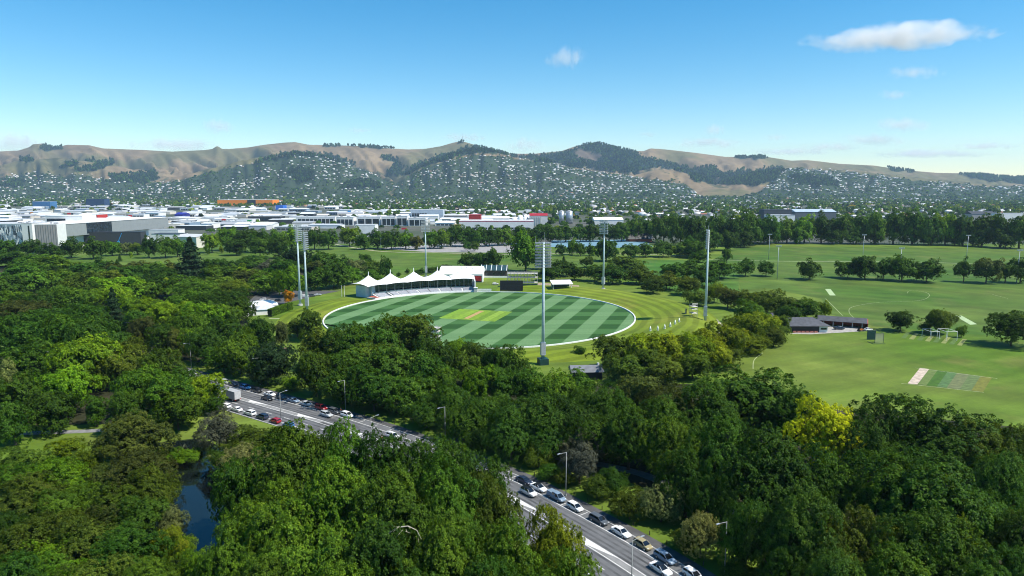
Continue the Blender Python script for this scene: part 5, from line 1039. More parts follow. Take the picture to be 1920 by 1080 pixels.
# ------------------------------------------------------------------ stadium masts
m_lamp = mat('lamp_housing', (.44, .48, .52), .35, .1, 2, metal=.3); m_pole = mat('mast_steel', (.48, .58, .61), .4, .08, .6)
def mast(c, label, h=49.6, green=False):
    face = math.atan2(OC.y - c.y, OC.x - c.x); t = empty('stadium_mast', (c.x, c.y, 0), face - math.pi / 2)       # +y faces the oval
    tag(t, label, 'light mast', 'stadium light masts around the oval')
    b = MB(); b.tube((0, 0, -.5), (0, 0, h), .74, .36, 14, caps=True); b.build('pole', m_pole, t, True)
    b = MB(); b.box((0, .1, 6.6), (1.9, 1.8, 5.0)); b.tube((0, 0, 4.0), (0, 0, 4.1), 1.2, n=12); b.build('cabinet', m_lamp, t)
    b = MB()
    if green: b.box((0, 0, 1.2), (3.8, 3.8, 2.6))
    else: b.tube((0, 0, -.3), (0, 0, 1.0), 1.5, n=12)
    b.build('base', m_green if green else m_conc, t)
    b = MB()
    for x in (-3.0, -1.2, 1.2, 3.0): b.tube((x, .5, h - 10), (x, .5, h), .09, n=5)
    b.tube((-3.2, .5, h - 10), (3.2, .5, h - 10), .09, n=5); b.build('head_frame', m_steel, t)
    for k in range(9):
        z = h - 9.6 + k * 1.17; b = MB(); b.box((0, .62, z), (6.9, .16, .16), 0); b.box((0, -.2, z - .35), (6.9, .5, .05), 0)
        for i in range(8): b.box((-3.0 + i * .857, .95, z - .03), (.62, .55, .58), 1)
        b.build('lamp_row', [m_steel, m_lamp], t)
    b = MB(); b.tube((.3, 0, h), (.3, 0, h + 4.2), .07, .03, 5); b.tube((-3.2, .5, h), (-3.2, .5, h + 2.6), .06, n=5); b.build('lightning_rod', m_steel, t)
mast(G(1018, 683), 'tall stadium light mast in front of the oval, nearest of all', green=True)
mast(G(1322, 606), 'tall stadium light mast on the bank right of the oval')
mast(G(1131, 543), 'tall stadium light mast behind the far right bank')
mast(G(799, 520) * 1, 'tall stadium light mast behind the pavilion', 47)
mast(G(563, 573), 'tall stadium light mast at left beside the orange tree')
mast(G(576, 586), 'tall stadium light mast at left, right one of the close pair', 46.5)

# ------------------------------------------------------------------ field lights, umbrellas, nets, poles
def fieldlight(u, vt, vb, lab):
    p = G(u, vb); h = top_h(p.x, p.y, vt); t = empty('field_light', (p.x, p.y, 0)); b = MB(); b.tube((0, 0, -.2), (0, 0, h), .3, .16, 8); b.build('pole', m_lamp, t, True)
    b = MB(); b.box((0, 0, h), (4.2, .25, .25)); b.build('crossarm', m_lamp, t)
    for x in (-1.8, -.6, .6, 1.8): b = MB(); b.box((x, -.2, h + .45), (.8, .5, .7)); b.build('lamp', m_lamp, t)
    tag(t, lab, 'light pole', 'floodlight poles on the playing fields')
for a in ((1441, 440, 487, 'thin floodlight pole left of the far field, back one'), (1457, 462, 523, 'thin floodlight pole standing between the field trees'), (1617, 441, 492, 'thin floodlight pole behind the five tree cluster'), (1686, 466, 527, 'thin floodlight pole rising out of the five tree cluster'), (1811, 442, 495, 'thin floodlight pole behind the dark pointed field tree'), (1906, 470, 531, 'thin floodlight pole at the right edge of the field')): fieldlight(*a)
for i, (u, vt, vb) in enumerate(((1219, 616, 629), (1233, 614, 628), (1246, 609, 625), (1256.5, 606, 621), (1265.5, 602, 616.5), (1273, 597, 612.5))):
    p = G(u, vb); h = top_h(p.x, p.y, vt) ; z0 = 1.2; t = empty('umbrella', (p.x, p.y, z0)); b = MB(); h = max(h - z0, 3.6); b.tube((0, 0, -.2), (0, 0, h), .06, n=6); b.build('pole', m_steel, t)
    b = MB(); b.tube((0, 0, .9), (0, 0, 1.5), .30, .62, 10); b.tube((0, 0, 1.5), (0, 0, h - .2), .62, .10, 10); b.build('canopy', m_tent, t, True); b = MB(); b.box((0, 0, -.05), (1, 1, .3)); b.build('base', m_conc, t)
    tag(t, 'folded white umbrella on the right bank, %s' % ('leftmost of six' if i == 0 else 'rightmost of six' if i == 5 else '%s of six from left' % ordinal(i + 1)), 'umbrella', 'row of folded white umbrellas')
def cage(name, lab, u0, u1, vb, vt, m, netm=None):
    a, e = G(u0, vb), G(u1, vb); w = (e - a).length; h = top_h(a.x, a.y, vt); t = empty(name, ((a.x + e.x) / 2, a.y, 0), 0); tag(t, lab, 'cage')
    for x in (-w / 2, w / 2):
        for y in (0, 7): b = MB(); b.tube((x, y, 0), (x, y, h), .1, n=5); b.build('post', m, t)
        b = MB(); b.tube((x, 0, h), (x, 7, h), .09, n=5); b.build('side_rail', m, t)
    for y in (0, 7): b = MB(); b.tube((-w / 2, y, h), (w / 2, y, h), .09, n=5); b.build('cross_rail', m, t)
    if netm:
        for k in range(9): b = MB(); b.tube((-w / 2, 0, h * k / 9), (w / 2, 0, h * k / 9), .1, n=4); b.build('net_band', netm, t)
        b = MB(); b.box((0, 6.9, h / 2), (w, .1, h)); b.build('rear_net', netm, t)
        b = MB(); b.box((-w * .3, -2.5, .12), (w * 1.4, .2, .2)); b.box((-w, 0, .12), (.2, 5, .2)); b.build('skid', m, t)
cage('practice_cage', 'white framed practice cage, left one', 1745, 1761, 635, 622, m_white); cage('practice_cage', 'white framed practice cage, larger right one', 1774, 1794, 639, 622, m_white)
cage('roller_screen', 'dark netted screen on skids in front of the open shed', 1640, 1656, 643, 625, m_green, m_green)
for u, vt, vb, lab in ((641, 536, 556, 'left white flagpole beside the pavilion'), (646, 536, 556, 'right white flagpole beside the pavilion')):
    p = G(u, vb); h = top_h(p.x, p.y, vt); simple('flagpole', lab, 'flagpole', Vector((p.x, p.y, 0)), 0, [('pole', MB().tube((0, 0, 0), (0, 0, h), .14, .09, 6), m_white), ('finial', MB().tube((0, 0, h), (0, 0, h + .3), .2, .05, 6), m_steel)])
for u, vt, vb in ((714, 447, 469), (900, 444, 461), (1085, 440, 456), (383, 452, 470)):
    p = G(u, vb); h = top_h(p.x, p.y, vt); simple('path_lamp', 'thin lamp pole by the far park path, %s of four from left' % ordinal(1 + [383, 714, 900, 1085].index(u)), 'lamp', Vector((p.x, p.y, 0)), 0, [('pole', MB().tube((0, 0, 0), (0, 0, h), .13, .08, 6), m_steel), ('lamp_head', MB().box((.5, 0, h), (1.4, .4, .2)), m_lamp)], 'park path lamps')

# ------------------------------------------------------------------ road things: lamps, cars, truck, cones, bollards
m_lpole = mat('lamp_post_grey', (.34, .35, .34), .5, .1, 2)
def street_lamp(u, vb, h, toward, lab):
    p = G(u, vb); d, off = ROAD.near(p); q, T_ = ROAD.at(d); nrm = Vector((T_.y, -T_.x, 0)) * toward; t = empty('street_lamp', (p.x, p.y, 0), math.atan2(nrm.y, nrm.x)); tag(t, lab, 'street lamp', 'street lamps along the road')
    b = MB(); b.tube((0, 0, -.2), (0, 0, h), .11, .06, 8); b.build('pole', m_lpole, t, True); b = MB(); b.tube((0, 0, h - .08), (2.0, 0, h + .12), .055, .045, 6); b.build('arm', m_lpole, t); b = MB(); b.box((2.3, 0, h + .12), (.8, .28, .12)); b.build('lamp_head', m_lamp, t)
    b = MB(); b.tube((0, 0, -.05), (0, 0, .5), .24, .2, 8); b.build('base', m_steel, t)
for a in ((249, 645, 10.2, 1, 'street lamp deep in the wood at the far left'), (359, 690, 10.2, 1, 'street lamp among the trees left of the parked blue car'), (488, 722, 10.2, 1, 'street lamp behind the black parked car on the far kerb'), (648, 772, 10.4, 1, 'street lamp behind the red car on the far kerb'), (835, 831, 10.6, 1, 'street lamp by the side road junction'), (1061, 930, 10.6, 1, 'street lamp behind the blue pickup on the far kerb'), (1358, 1082, 10.8, 1, 'street lamp at the lower right end of the road'),
          (527, 787, 8.6, -1, 'near side street lamp beside the red parked car'), (697, 835, 8.0, -1, 'near side street lamp poking out above the big clump'), (1184, 1102, 9.0, -1, 'near side street lamp at the bottom edge'), (302, 770, 8, -1, 'near side street lamp left of the yellowish tree')): street_lamp(*a)
m_paint = mat('car_paint', (1, 1, 1), .28, .03, 2, objcol=True, coat=.6); m_cglass = glass_mat('car_glass', (.012, .015, .02)); m_tyre = mat('tyre_rubber', (.018, .018, .018), .9, .1, 4); m_rim = mat('alloy_rim', (.45, .46, .48), .35, .1, 4, metal=.6); m_hl = mat('headlamp', (.75, .78, .80), .15, .05, 4); m_tl = mat('tail_lamp', (.42, .01, .01), .25, .1, 4); m_trim = mat('black_trim', (.015, .015, .017), .5, .1, 3)
def loft(b, rows, m=0):
    n = len(rows[0]); o = [v for r in rows for v in r]
    fs = [(i * n + j, (i + 1) * n + j, (i + 1) * n + (j + 1) % n, i * n + (j + 1) % n) for i in range(len(rows) - 1) for j in range(n)]
    fs += [tuple(range(n)), tuple((len(rows) - 1) * n + j for j in range(n - 1, -1, -1))]; b._add(o, fs, m)
CARK = {  # stations: x, half width, sill, belt ; cabin: x at belt rear/front, x at roof rear/front, roof height
    'sedan': dict(L=4.7, st=[(-2.35, .70, .45, .85), (-2.2, .86, .30, .98), (-1.5, .91, .24, 1.0), (0, .92, .22, .96), (1.2, .91, .24, .92), (2.0, .86, .28, .78), (2.35, .68, .42, .62)], cab=(-1.75, 1.15, -.95, .25, 1.43)),
    'hatch': dict(L=4.1, st=[(-2.05, .70, .45, .9), (-1.95, .84, .30, 1.02), (-1.2, .88, .24, 1.03), (0, .89, .22, 1.0), (1.1, .88, .24, .95), (1.8, .82, .28, .80), (2.05, .66, .42, .64)], cab=(-1.98, 1.2, -1.6, .35, 1.50)),
    'suv': dict(L=4.6, st=[(-2.3, .72, .50, 1.0), (-2.2, .90, .36, 1.10), (-1.4, .93, .32, 1.12), (0, .94, .30, 1.10), (1.1, .93, .32, 1.06), (1.95, .88, .36, .96), (2.3, .72, .48, .74)], cab=(-2.2, 1.2, -1.85, .35, 1.70)),
    'ute': dict(L=5.3, st=[(-2.65, .80, .55, 1.0), (-2.6, .90, .42, 1.08), (-1.0, .92, .36, 1.10), (.2, .93, .36, 1.10), (1.5, .92, .38, 1.06), (2.3, .88, .42, .98), (2.65, .74, .52, .76)], cab=(-.95, 1.75, -.7, .9, 1.78)),
    'wagon': dict(L=4.8, st=[(-2.4, .70, .48, .95), (-2.3, .87, .32, 1.02), (-1.4, .90, .27, 1.04), (0, .91, .25, 1.0), (1.2, .90, .26, .94), (2.1, .85, .30, .80), (2.4, .68, .44, .64)], cab=(-2.3, 1.25, -2.0, .3, 1.52))}
CAR_M = {}
for kd, q in CARK.items():
    rows = []
    for x, w, s, bz in q['st']: rows.append([(x, -w * .9, s), (x, -w, s + (bz - s) * .45), (x, -w * .97, bz - .06), (x, -w * .86, bz), (x, w * .86, bz), (x, w * .97, bz - .06), (x, w, s + (bz - s) * .45), (x, w * .9, s)])
    b = MB(); loft(b, rows); body = b.mesh('body', [m_paint])
    x0, x1, r0, r1, hz = q['cab']; bz = np.interp(0, [s[0] for s in q['st']], [s[3] for s in q['st']]); w = .80; wr = .62
    b = MB(); b._add([(x0, -w, bz - .05), (x1, -w, bz - .07), (x1, w, bz - .07), (x0, w, bz - .05), (r0, -wr, hz - .03), (r1, -wr, hz - .05), (r1, wr, hz - .05), (r0, wr, hz - .03)], [(0, 1, 5, 4), (1, 2, 6, 5), (2, 3, 7, 6), (3, 0, 4, 7), (4, 5, 6, 7)]); gl = b.mesh('glass', [m_cglass])
    b = MB(); loft(b, [[(r0 - .14, -wr + .02, hz - .10), (r0 - .14, wr - .02, hz - .10), (r0 - .1, wr - .05, hz - .04), (r0 - .1, -wr + .05, hz - .04)], [(r0, -wr - .05, hz - .07), (r0, wr + .05, hz - .07), (r0, wr - .04, hz + .015), (r0, -wr + .04, hz + .015)], [((r0 + r1) / 2, -wr - .06, hz - .05), ((r0 + r1) / 2, wr + .06, hz - .05), ((r0 + r1) / 2, wr - .05, hz + .05), ((r0 + r1) / 2, -wr + .05, hz + .05)], [(r1 + .05, -wr - .04, hz - .10), (r1 + .05, wr + .04, hz - .10), (r1 - .02, wr - .06, hz), (r1 - .02, -wr + .06, hz)]]); rf = b.mesh('roof', [m_paint])
    b = MB()
    for sx in (-1, 1):
        for (xa, za, xb, zb) in (((x0 + .0), bz - .05, r0, hz - .03), (x1, bz - .07, r1, hz - .05), ((x0 + x1) / 2 - .15, bz - .05, (r0 + r1) / 2 - .1, hz - .04)): b.tube((xa, sx * w, za), (xb, sx * wr, zb), .05, .045, 5)
    pl = b.mesh('pillars', [m_paint])
    ax = q['L'] * .29; wheels = []
    CAR_M[kd] = dict(body=body, glass=gl, roof=rf, pillar=pl, ax=ax, L=q['L'], bz=bz, hw=.86)
b = MB(); b.tube((0, -.11, 0), (0, .11, 0), .34, n=14); TYRE = b.mesh('tyre', [m_tyre], True); b = MB(); b.tube((0, -.125, 0), (0, .125, 0), .21, n=10); RIM = b.mesh('rim', [m_rim])
b = MB(); b.box((0, 0, 0), (.16, .34, .14)); HL = b.mesh('headlight', [m_hl]); b = MB(); b.box((0, 0, 0), (.12, .30, .20)); TL = b.mesh('taillight', [m_tl]); b = MB(); b.box((0, 0, 0), (.10, .16, .14)); MIR = b.mesh('mirror', [m_trim]); b = MB(); b.box((0, 0, 0), (.1, 1.0, .16)); GRL = b.mesh('grille', [m_trim])
def car(kind, col, X, Y, rz, label, group='cars parked along the kerb', roofcol=None, rack=False, z=.05):
    q = CAR_M[kind]; t = empty('car', (X, Y, z), rz); tag(t, label, 'car', group)
    for nm in ('body', 'glass', 'roof', 'pillar'):
        o = link(bpy.data.objects.new(nm, q[nm]), t); o.color = (*(roofcol if (nm == 'roof' and roofcol) else col), 1)
    for x in (-q['ax'], q['ax']):
        for y in (-.80, .80):
            o = link(bpy.data.objects.new('wheel', TYRE), t); o.location = (x, y, .34); r = link(bpy.data.objects.new('rim', RIM), o)
    for y in (-.58, .58):
        o = link(bpy.data.objects.new('headlight', HL), t); o.location = (q['L'] / 2 - .20, y, .70 if kind in ('sedan', 'hatch', 'wagon') else .86)
        o = link(bpy.data.objects.new('taillight', TL), t); o.location = (-q['L'] / 2 + .10, y * 1.1, .82 if kind in ('sedan', 'hatch', 'wagon') else .95)
        o = link(bpy.data.objects.new('mirror', MIR), t); o.location = (.75, y * 1.65, q['bz'] + .02)
    o = link(bpy.data.objects.new('grille', GRL), t); o.location = (q['L'] / 2 - .06, 0, .52)
    if rack:
        for y in (-.55, .55): b = MB(); b.box((-.6, y, 1.80 if kind == 'suv' else 1.55), (1.9, .05, .05)); b.build('roof_rail', m_trim, t)
    if kind == 'ute': b = MB(); b.box((-1.75, 0, 1.32), (1.7, 1.62, .42)); o = b.build('canopy_box', m_paint, t); o.color = (*col, 1)
    return t
WH = (.80, .80, .80); SV = (.46, .48, .50); BK = (.012, .013, .016); GY = (.09, .10, .11); NV = (.018, .03, .06); RD = (.32, .012, .02); BL = (.03, .16, .40); SB = (.20, .27, .36); GD = (.34, .29, .16)
CARS = [(430, 717, 'hatch', SV, 0, 'silver hatchback at the left end of the far kerb row'), (444, 721.5, 'hatch', NV, 0, 'dark blue hatchback second in the far kerb row'), (466, 728, 'suv', BL, 0, 'bright blue car parked on the far kerb'), (486.5, 734, 'suv', BK, 0, 'black car parked beside the street lamp on the far kerb'), (510, 741, 'sedan', WH, 0, 'white car parked next to the black one on the far kerb'), (531.5, 746.5, 'hatch', GY, 0, 'charcoal car parked right of the white one on the far kerb'), (554, 753, 'sedan', SB, 0, 'blue grey sedan parked on the far kerb'), (578, 759, 'sedan', SV, 0, 'silver sedan parked left of the red car'), (605, 767, 'suv', RD, 0, 'red car parked on the far kerb'), (630, 774, 'suv', GY, 0, 'dark grey car parked between the red and white ones'), (654.5, 781, 'suv', WH, 0, 'white car parked at the right end of the upper far kerb row'),
        (502, 750, 'sedan', BK, 1, 'black sedan driving down the road'), (615, 780, 'suv', SV, 1, 'silver car driving beside the parked dark grey one'), (748, 818, 'suv', WH, 1, 'white car with roof rack driving out behind the big clump'),
        (432, 762, 'hatch', WH, 2, 'white car half hidden at the left of the near kerb row'), (451, 768.5, 'sedan', WH, 2, 'white sedan parked on the near kerb'), (474, 776.5, 'suv', WH, 2, 'white car parked left of the navy one on the near kerb'), (497, 783.5, 'suv', NV, 2, 'navy car parked on the near kerb'), (521, 791, 'hatch', RD, 2, 'dark red car parked on the near kerb'), (548, 798, 'hatch', BL, 2, 'blue car parked on the near kerb behind the trees'), (423, 727, 'hatch', BL, 3, 'blue car driving beside the truck'),
        (983, 905, 'sedan', NV, 0, 'dark blue car at the upper end of the lower row'), (1010, 918.5, 'sedan', WH, 0, 'white car with black roof parked in the lower row'), (988, 929, 'suv', (.62, .62, .62), 1, 'pale silver car driving beside the white one with black roof'), (1047.5, 935, 'ute', SB, 0, 'blue grey pickup with canopy parked in the lower row'), (1082, 954, 'hatch', WH, 0, 'small white hatchback parked in the lower row'), (1127, 978, 'wagon', GY, 0, 'dark grey wagon parked in the lower row'), (1168.5, 1001, 'sedan', WH, 0, 'white sedan parked between the grey wagon and the gold hatchback'), (1212, 1023.5, 'hatch', GD, 0, 'gold hatchback parked in the lower row'), (1254.5, 1048, 'wagon', SB, 0, 'blue grey wagon parked in the lower row'), (1242, 1071, 'sedan', WH, 1, 'white car with black roof driving at the bottom edge'), (1308, 1080, 'hatch', WH, 0, 'white car parked at the bottom edge'), (290, 678, 'hatch', RD, 1, 'red car seen through the trees at left'), (374, 699, 'hatch', WH, 0, 'white car seen through the trees above the yellowish tree'), (538, 661, 'suv', (.5, .16, .15), 9, 'faded red car behind the trees by the oval bank'), (700, 826, 'hatch', BL, 2, 'x')]
OFFS = {0: 1.35, 1: 4.9, 2: 17.7, 3: 6.8}
for (u, v, kd, col, lane, lab) in CARS:
    if lab == 'x': continue
    p = G(u, v); d, off = ROAD.near(p); use = OFFS.get(lane, off); q, T_ = ROAD.at(d, off if lane == 9 else use); rz = math.atan2(T_.y, T_.x) + (math.pi if lane == 2 else 0)
    car(kd, col, q.x, q.y, rz + random.uniform(-.02, .02), lab, {0: 'cars parked along the far kerb', 1: 'cars driving on the road', 3: 'cars driving on the road', 2: 'cars parked along the near kerb'}.get(lane, 'cars in the park'), roofcol=BK if 'black roof' in lab else None, rack='rack' in lab or 'pale silver' in lab)
for (u, v, kd, col, rz, lab) in ((1573, 618, 'ute', NV, 0, 'dark blue pickup parked at the open shed'), (1628, 620, 'sedan', WH, 20, 'white car beside the red brick end of the shed'), (478, 567, 'sedan', NV, 30, 'dark blue car in the yard behind the cafe'), (493, 563, 'hatch', WH, 200, 'white car in the yard behind the cafe'), (506, 566, 'sedan', SV, 20, 'silver car in the yard behind the cafe'), (522, 565, 'hatch', BK, 10, 'black car in the yard behind the cafe'), (572, 557, 'suv', WH, 15, 'white car behind the close pair of masts'), (585, 556, 'suv', GY, 10, 'grey car behind the close pair of masts'), (596, 554, 'sedan', SV, 12, 'silver car right of the close pair of masts'), (440, 578, 'hatch', SV, 60, 'silver car at the left of the cafe'), (929, 534, 'suv', WH, 5, 'white car behind the black sight screen')):
    p = G(u, v); car(kd, col, p.x, p.y, R(rz), lab, 'cars in the park', z=.06)
# a few parked cars in the retail car park by the far trees
rg = random.Random(4)
for i in range(26):
    u = 330 + i * 9.5 + rg.uniform(-3, 3); v = rg.choice((424, 427, 431)); p = G(u, v); car(rg.choice(('hatch', 'suv', 'sedan')), rg.choice((WH, SV, BK, GY, RD, BL)), p.x, p.y, R(rg.choice((80, 260))), 'car in the retail car park behind the far trees, %s from left' % ordinal(i + 1), 'cars in the retail car park', z=-.2)
# box truck
p = G(456, 744); d, off = ROAD.near(p); q, T_ = ROAD.at(d, 11.7); t = empty('box_truck', (q.x, q.y, .05), math.atan2(-T_.y, -T_.x)); tag(t, 'grey box truck driving away beside the yellowish tree', 'truck')
b = MB(); b.box((-.6, 0, 2.2), (6.0, 2.4, 2.7)); b.build('cargo_box', mat('truck_grey', (.40, .41, .42), .5, .08, 1), t); b = MB(); b.box((-3.62, 0, 2.15), (.06, 2.2, 2.4)); b.build('rear_door', mat('truck_door', (.46, .47, .48), .5, .08, 1), t)
b = MB(); b.box((3.4, 0, 1.5), (1.7, 2.2, 2.0)); b.build('cab', m_white, t); b = MB(); b.box((4.27, 0, 1.95), (.06, 1.9, .8)); b.build('windscreen', m_cglass, t); b = MB(); b.box((0, 0, .7), (7.6, 1.0, .3)); b.build('chassis', m_trim, t)
for x in (-2.3, 3.2):
    for y in (-1.0, 1.0): o = link(bpy.data.objects.new('wheel', TYRE), t); o.location = (x, y, .5); o.scale = (1.45,) * 3; link(bpy.data.objects.new('rim', RIM), o)
for y in (-.95, .95): o = link(bpy.data.objects.new('taillight', TL), t); o.location = (-3.62, y, .8)
# ride-on mower
p = G(1613, 621); simple('ride_on_mower', 'orange ride on mower standing in front of the open shed', 'mower', Vector((p.x, p.y, .06)), R(10), [('body', MB().box((.3, 0, .8), (2.0, 1.1, .6)), mat('mower_orange', (.55, .16, .03), .4, .1, 2)), ('deck', MB().box((-.6, 0, .4), (1.4, 1.8, .25)), m_trim), ('seat', MB().box((-.5, 0, 1.25), (.5, .6, .5)), m_trim), ('roll_bar', MB().box((-1.1, 0, 1.5), (.08, 1.0, 1.4)), m_trim)] + [('wheel', MB().tube((x, y - .1, .4), (x, y + .1, .4), .4, n=12), m_tyre) for x in (-.9, 1.0) for y in (-.65, .65)])
m_cone = mat('cone_orange', (.75, .17, .03), .6, .08, 4)
for i, (u, v, lab) in enumerate(((639, 769, 'orange traffic cone on the verge by the far kerb lamp'), (841, 829, 'orange traffic cone at the foot of the junction lamp'), (716, 822, 'orange traffic cone in the middle of the road'))):
    p = G(u, v); simple('traffic_cone', lab, 'cone', Vector((p.x, p.y, .06)), 0, [('cone', MB().tube((0, 0, .05), (0, 0, 1.0), .26, .06, 12), m_cone), ('base', MB().box((0, 0, .04), (.6, .6, .08)), m_cone), ('band', MB().tube((0, 0, .5), (0, 0, .68), .18, .145, 12), m_white)], 'traffic cones')
m_wood = mat('bollard_wood', (.06, .045, .035), .9, .2, 4); b = MB(); b.box((0, 0, .45), (.16, .16, 1.0)); BO = b.mesh('bollard', [m_wood])
d0 = ROAD.near(G(640, 770))[0]; k = 0
while True:
    d = d0 + k * 4.6; q, T_ = ROAD.at(d, -3.3)
    if q.y < 112: break
    if not (ROAD.near(G(790, 800))[0] < d < ROAD.near(G(930, 870))[0]):
        o = link(bpy.data.objects.new('bollard', BO)); o.location = (q.x, q.y, 0); o.rotation_euler.z = random.uniform(-.2, .2); tag(o, 'short dark wooden bollard along the verge, %s from the upper end' % ordinal(k + 1), 'bollard', 'wooden bollards along the verge')
    k += 1
# flax and reeds by the river
def blades(name, label, p, n, L, col, wid=.16):
    rg = np.random.default_rng(int(abs(p.x) * 10)); V = []; F = []
    for k in range(n):
        a = rg.uniform(0, 6.28); lean = rg.uniform(.15, .8); l = L * rg.uniform(.6, 1); dx, dy = math.cos(a), math.sin(a); o = len(V)
        for s in range(4):
            t = s / 3; rr = lean * l * t * t + .25; z = l * t * (1 - .35 * lean * t); w = wid * (1 - t * .9); V += [(dx * rr - dy * w, dy * rr + dx * w, z), (dx * rr + dy * w, dy * rr - dx * w, z)]
        F += [(o + 2 * s, o + 2 * s + 1, o + 2 * s + 3, o + 2 * s + 2) for s in range(3)]
    t = empty(name, p); o = link(bpy.data.objects.new('leaves', mesh_np('leaves', V, F, [m_leaf], attrs=[('tint', 'FLOAT', 'FACE', rg.uniform(0, 1, len(F)))])), t); o.color = (*col, 1)
    b = MB(); b.tube((0, 0, -.3), (0, 0, .5), .5, .25, 8); b.build('crown_base', m_bark, t); tag(t, label, 'plant', 'flax and grass clumps on the river bank')
for u, v, L, col, lab in ((345, 848, 2.6, FC['s'], 'spiky grey green flax clump at the head of the pool'), (330, 852, 2.2, FC['o'], 'olive flax clump left of the grey green flax'), (372, 850, 2.0, FC['g'], 'green flax clump right of the grey green flax'), (318, 846, 1.6, FC['p'], 'pale grass clump on the pool bank'), (394, 862, 1.6, FC['p'], 'pale grass clump at the right bank of the pool'), (300, 846, 1.6, FC['y'], 'yellowish grass clump left of the pool')):
    p = G(u, v); blades('flax_plant', lab, Vector((p.x, p.y, -.1)), 90, L, col)

# bare pale branch sticking out of the big clump
def dead_branch():
    rg = random.Random(2); p0 = G(725, 1002, 17.6); b = MB(); pts = [Vector((0, 0, 0)), Vector((1.6, .5, .9)), Vector((3.2, .7, 1.0)), Vector((4.6, .5, .4)), Vector((5.3, .2, -.9))]
    for k in range(4): b.tube(pts[k], pts[k + 1], .13 - .025 * k, .105 - .025 * k, 6)
    t = empty('dead_branch', p0); m = mat('bleached_wood', (.42, .38, .28), .9, .15, 3); b.build('limb', m, t)
    for k in range(9):
        a = pts[1].lerp(pts[4], rg.random() * .9) if k > 3 else pts[k]; b = MB(); e = a + Vector((rg.uniform(-.9, 1.0), rg.uniform(-.9, .5), rg.uniform(-1.1, .5))); b.tube(a, e, .05, .015, 5); b.build('twig', m, t)
    tag(t, 'pale bare dead branch arching out of the big clump', 'branch')
dead_branch()
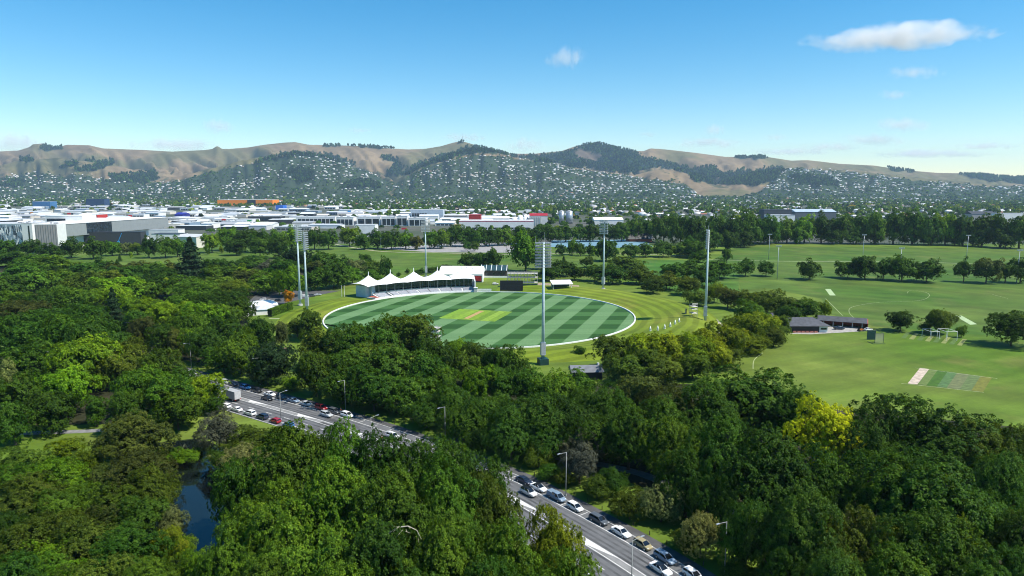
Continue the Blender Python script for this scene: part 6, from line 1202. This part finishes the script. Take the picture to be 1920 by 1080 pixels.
# ------------------------------------------------------------------ haze and clouds
def haze():
    b = MB(); b.box((0, 5300, 340), (40000, 13000, 700)); 
    m = bpy.data.materials.new('haze_air'); m.use_nodes = True; nt = m.node_tree; nt.nodes.clear()
    out = nt.nodes.new('ShaderNodeOutputMaterial'); pv = nt.nodes.new('ShaderNodeVolumePrincipled')
    pv.inputs['Color'].default_value = (.55, .77, 1.0, 1); pv.inputs['Density'].default_value = HAZE_D; pv.inputs['Anisotropy'].default_value = .1
    nt.links.new(pv.outputs[0], out.inputs['Volume'])
    m.cycles.homogeneous_volume = True
    o = b.build('haze', m); o['kind'] = 'stuff'; o.display_type = 'WIRE'
HAZE_D = 3.4e-5
haze()
def cloud_mat(name, dens, seed, nscale=1.6):
    m = bpy.data.materials.new(name); m.use_nodes = True; nt = m.node_tree; N = nt.nodes; L = nt.links; N.clear()
    out = N.new('ShaderNodeOutputMaterial'); pv = N.new('ShaderNodeVolumePrincipled'); tc = N.new('ShaderNodeTexCoord')
    pv.inputs['Color'].default_value = (1, 1, 1, 1); pv.inputs['Anisotropy'].default_value = 0.0
    ln = N.new('ShaderNodeVectorMath'); ln.operation = 'LENGTH'; L.new(tc.outputs['Object'], ln.inputs[0])
    mp = N.new('ShaderNodeMapping'); mp.inputs['Location'].default_value = (seed, seed * .37, 0); mp.inputs['Scale'].default_value = (2.6, 1.3, .55); L.new(tc.outputs['Object'], mp.inputs['Vector'])
    nz = N.new('ShaderNodeTexNoise'); nz.inputs['Scale'].default_value = nscale; nz.inputs['Detail'].default_value = 5; nz.inputs['Roughness'].default_value = .58; L.new(mp.outputs[0], nz.inputs['Vector'])
    a = N.new('ShaderNodeMath'); a.operation = 'MULTIPLY_ADD'; a.inputs[1].default_value = -.80; a.inputs[2].default_value = .32; L.new(ln.outputs['Value'], a.inputs[0])
    b = N.new('ShaderNodeMath'); b.operation = 'MULTIPLY_ADD'; b.inputs[1].default_value = 1.7; L.new(nz.outputs['Fac'], b.inputs[0]); L.new(a.outputs[0], b.inputs[2])
    c = N.new('ShaderNodeMath'); c.operation = 'SUBTRACT'; c.inputs[1].default_value = .55; c.use_clamp = True; L.new(b.outputs[0], c.inputs[0])
    d = N.new('ShaderNodeMath'); d.operation = 'MULTIPLY'; d.inputs[1].default_value = dens; L.new(c.outputs[0], d.inputs[0]); L.new(d.outputs[0], pv.inputs['Density'])
    L.new(pv.outputs[0], out.inputs['Volume']); return m
def cloud(u, v, wpx, hpx, Y, dens, label, seed, rot=0.0):
    p = at_depth(u, v, Y); rx = wpx / 2 * Y / FPX; rz = hpx / 2 * Y / FPX
    n, k = 20, 12; V = []
    for i in range(k + 1):
        t = math.pi * i / k
        for j in range(n):
            a = 2 * math.pi * j / n; V.append((math.sin(t) * math.cos(a), math.sin(t) * math.sin(a), math.cos(t)))
    F = [(i * n + j, (i + 1) * n + j, (i + 1) * n + (j + 1) % n, i * n + (j + 1) % n) for i in range(k) for j in range(n)]
    me = mesh_np('cloud', np.array(V), np.array(F), [cloud_mat('cloud_vapour', dens, seed)], smooth=True)
    o = link(bpy.data.objects.new('cloud', me)); o.location = p; o.scale = (rx, max(rx * .35, rz * 1.2), rz); o.rotation_euler = (0, rot, 0); tag(o, label, 'cloud', 'small clouds over the hills')
CL = [(1684, 70, 390, 56, 9000, .012, 'largest white streak cloud at the upper right', -.06), (1060, 108, 90, 46, 9000, .007, 'small white puff cloud above the middle of the hills', 0), (1714, 136, 120, 30, 9500, .006, 'white flat cloud below the largest one', 0), (1676, 178, 74, 24, 9800, .007, 'faint small puff under the flat white cloud', 0)]
for i, (u, v, w, h, Y, dn, lab, ro) in enumerate(CL): cloud(u, v, w, h, Y, dn, lab, 3.1 * i + 1, ro)
LOW = [(410, 236, 74, 26), (30, 268, 150, 40), (330, 272, 210, 26), (674, 245, 60, 12), (870, 258, 110, 16), (985, 272, 90, 26), (1340, 244, 50, 22), (1330, 268, 160, 18), (1455, 258, 60, 14), (1215, 252, 50, 12), (1560, 276, 140, 16), (1640, 262, 150, 22), (1690, 234, 130, 24), (1850, 274, 150, 14), (1990, 268, 160, 16), (1480, 284, 190, 14), (1740, 288, 260, 16)]
for i, (u, v, w, h) in enumerate(LOW): cloud(u, v, w, h * 1.3, 12500, .007, 'faint low grey cloud streak over the hills, %s from left' % ordinal(1 + sorted(LOW).index((u, v, w, h))), 40 + 2.3 * i)
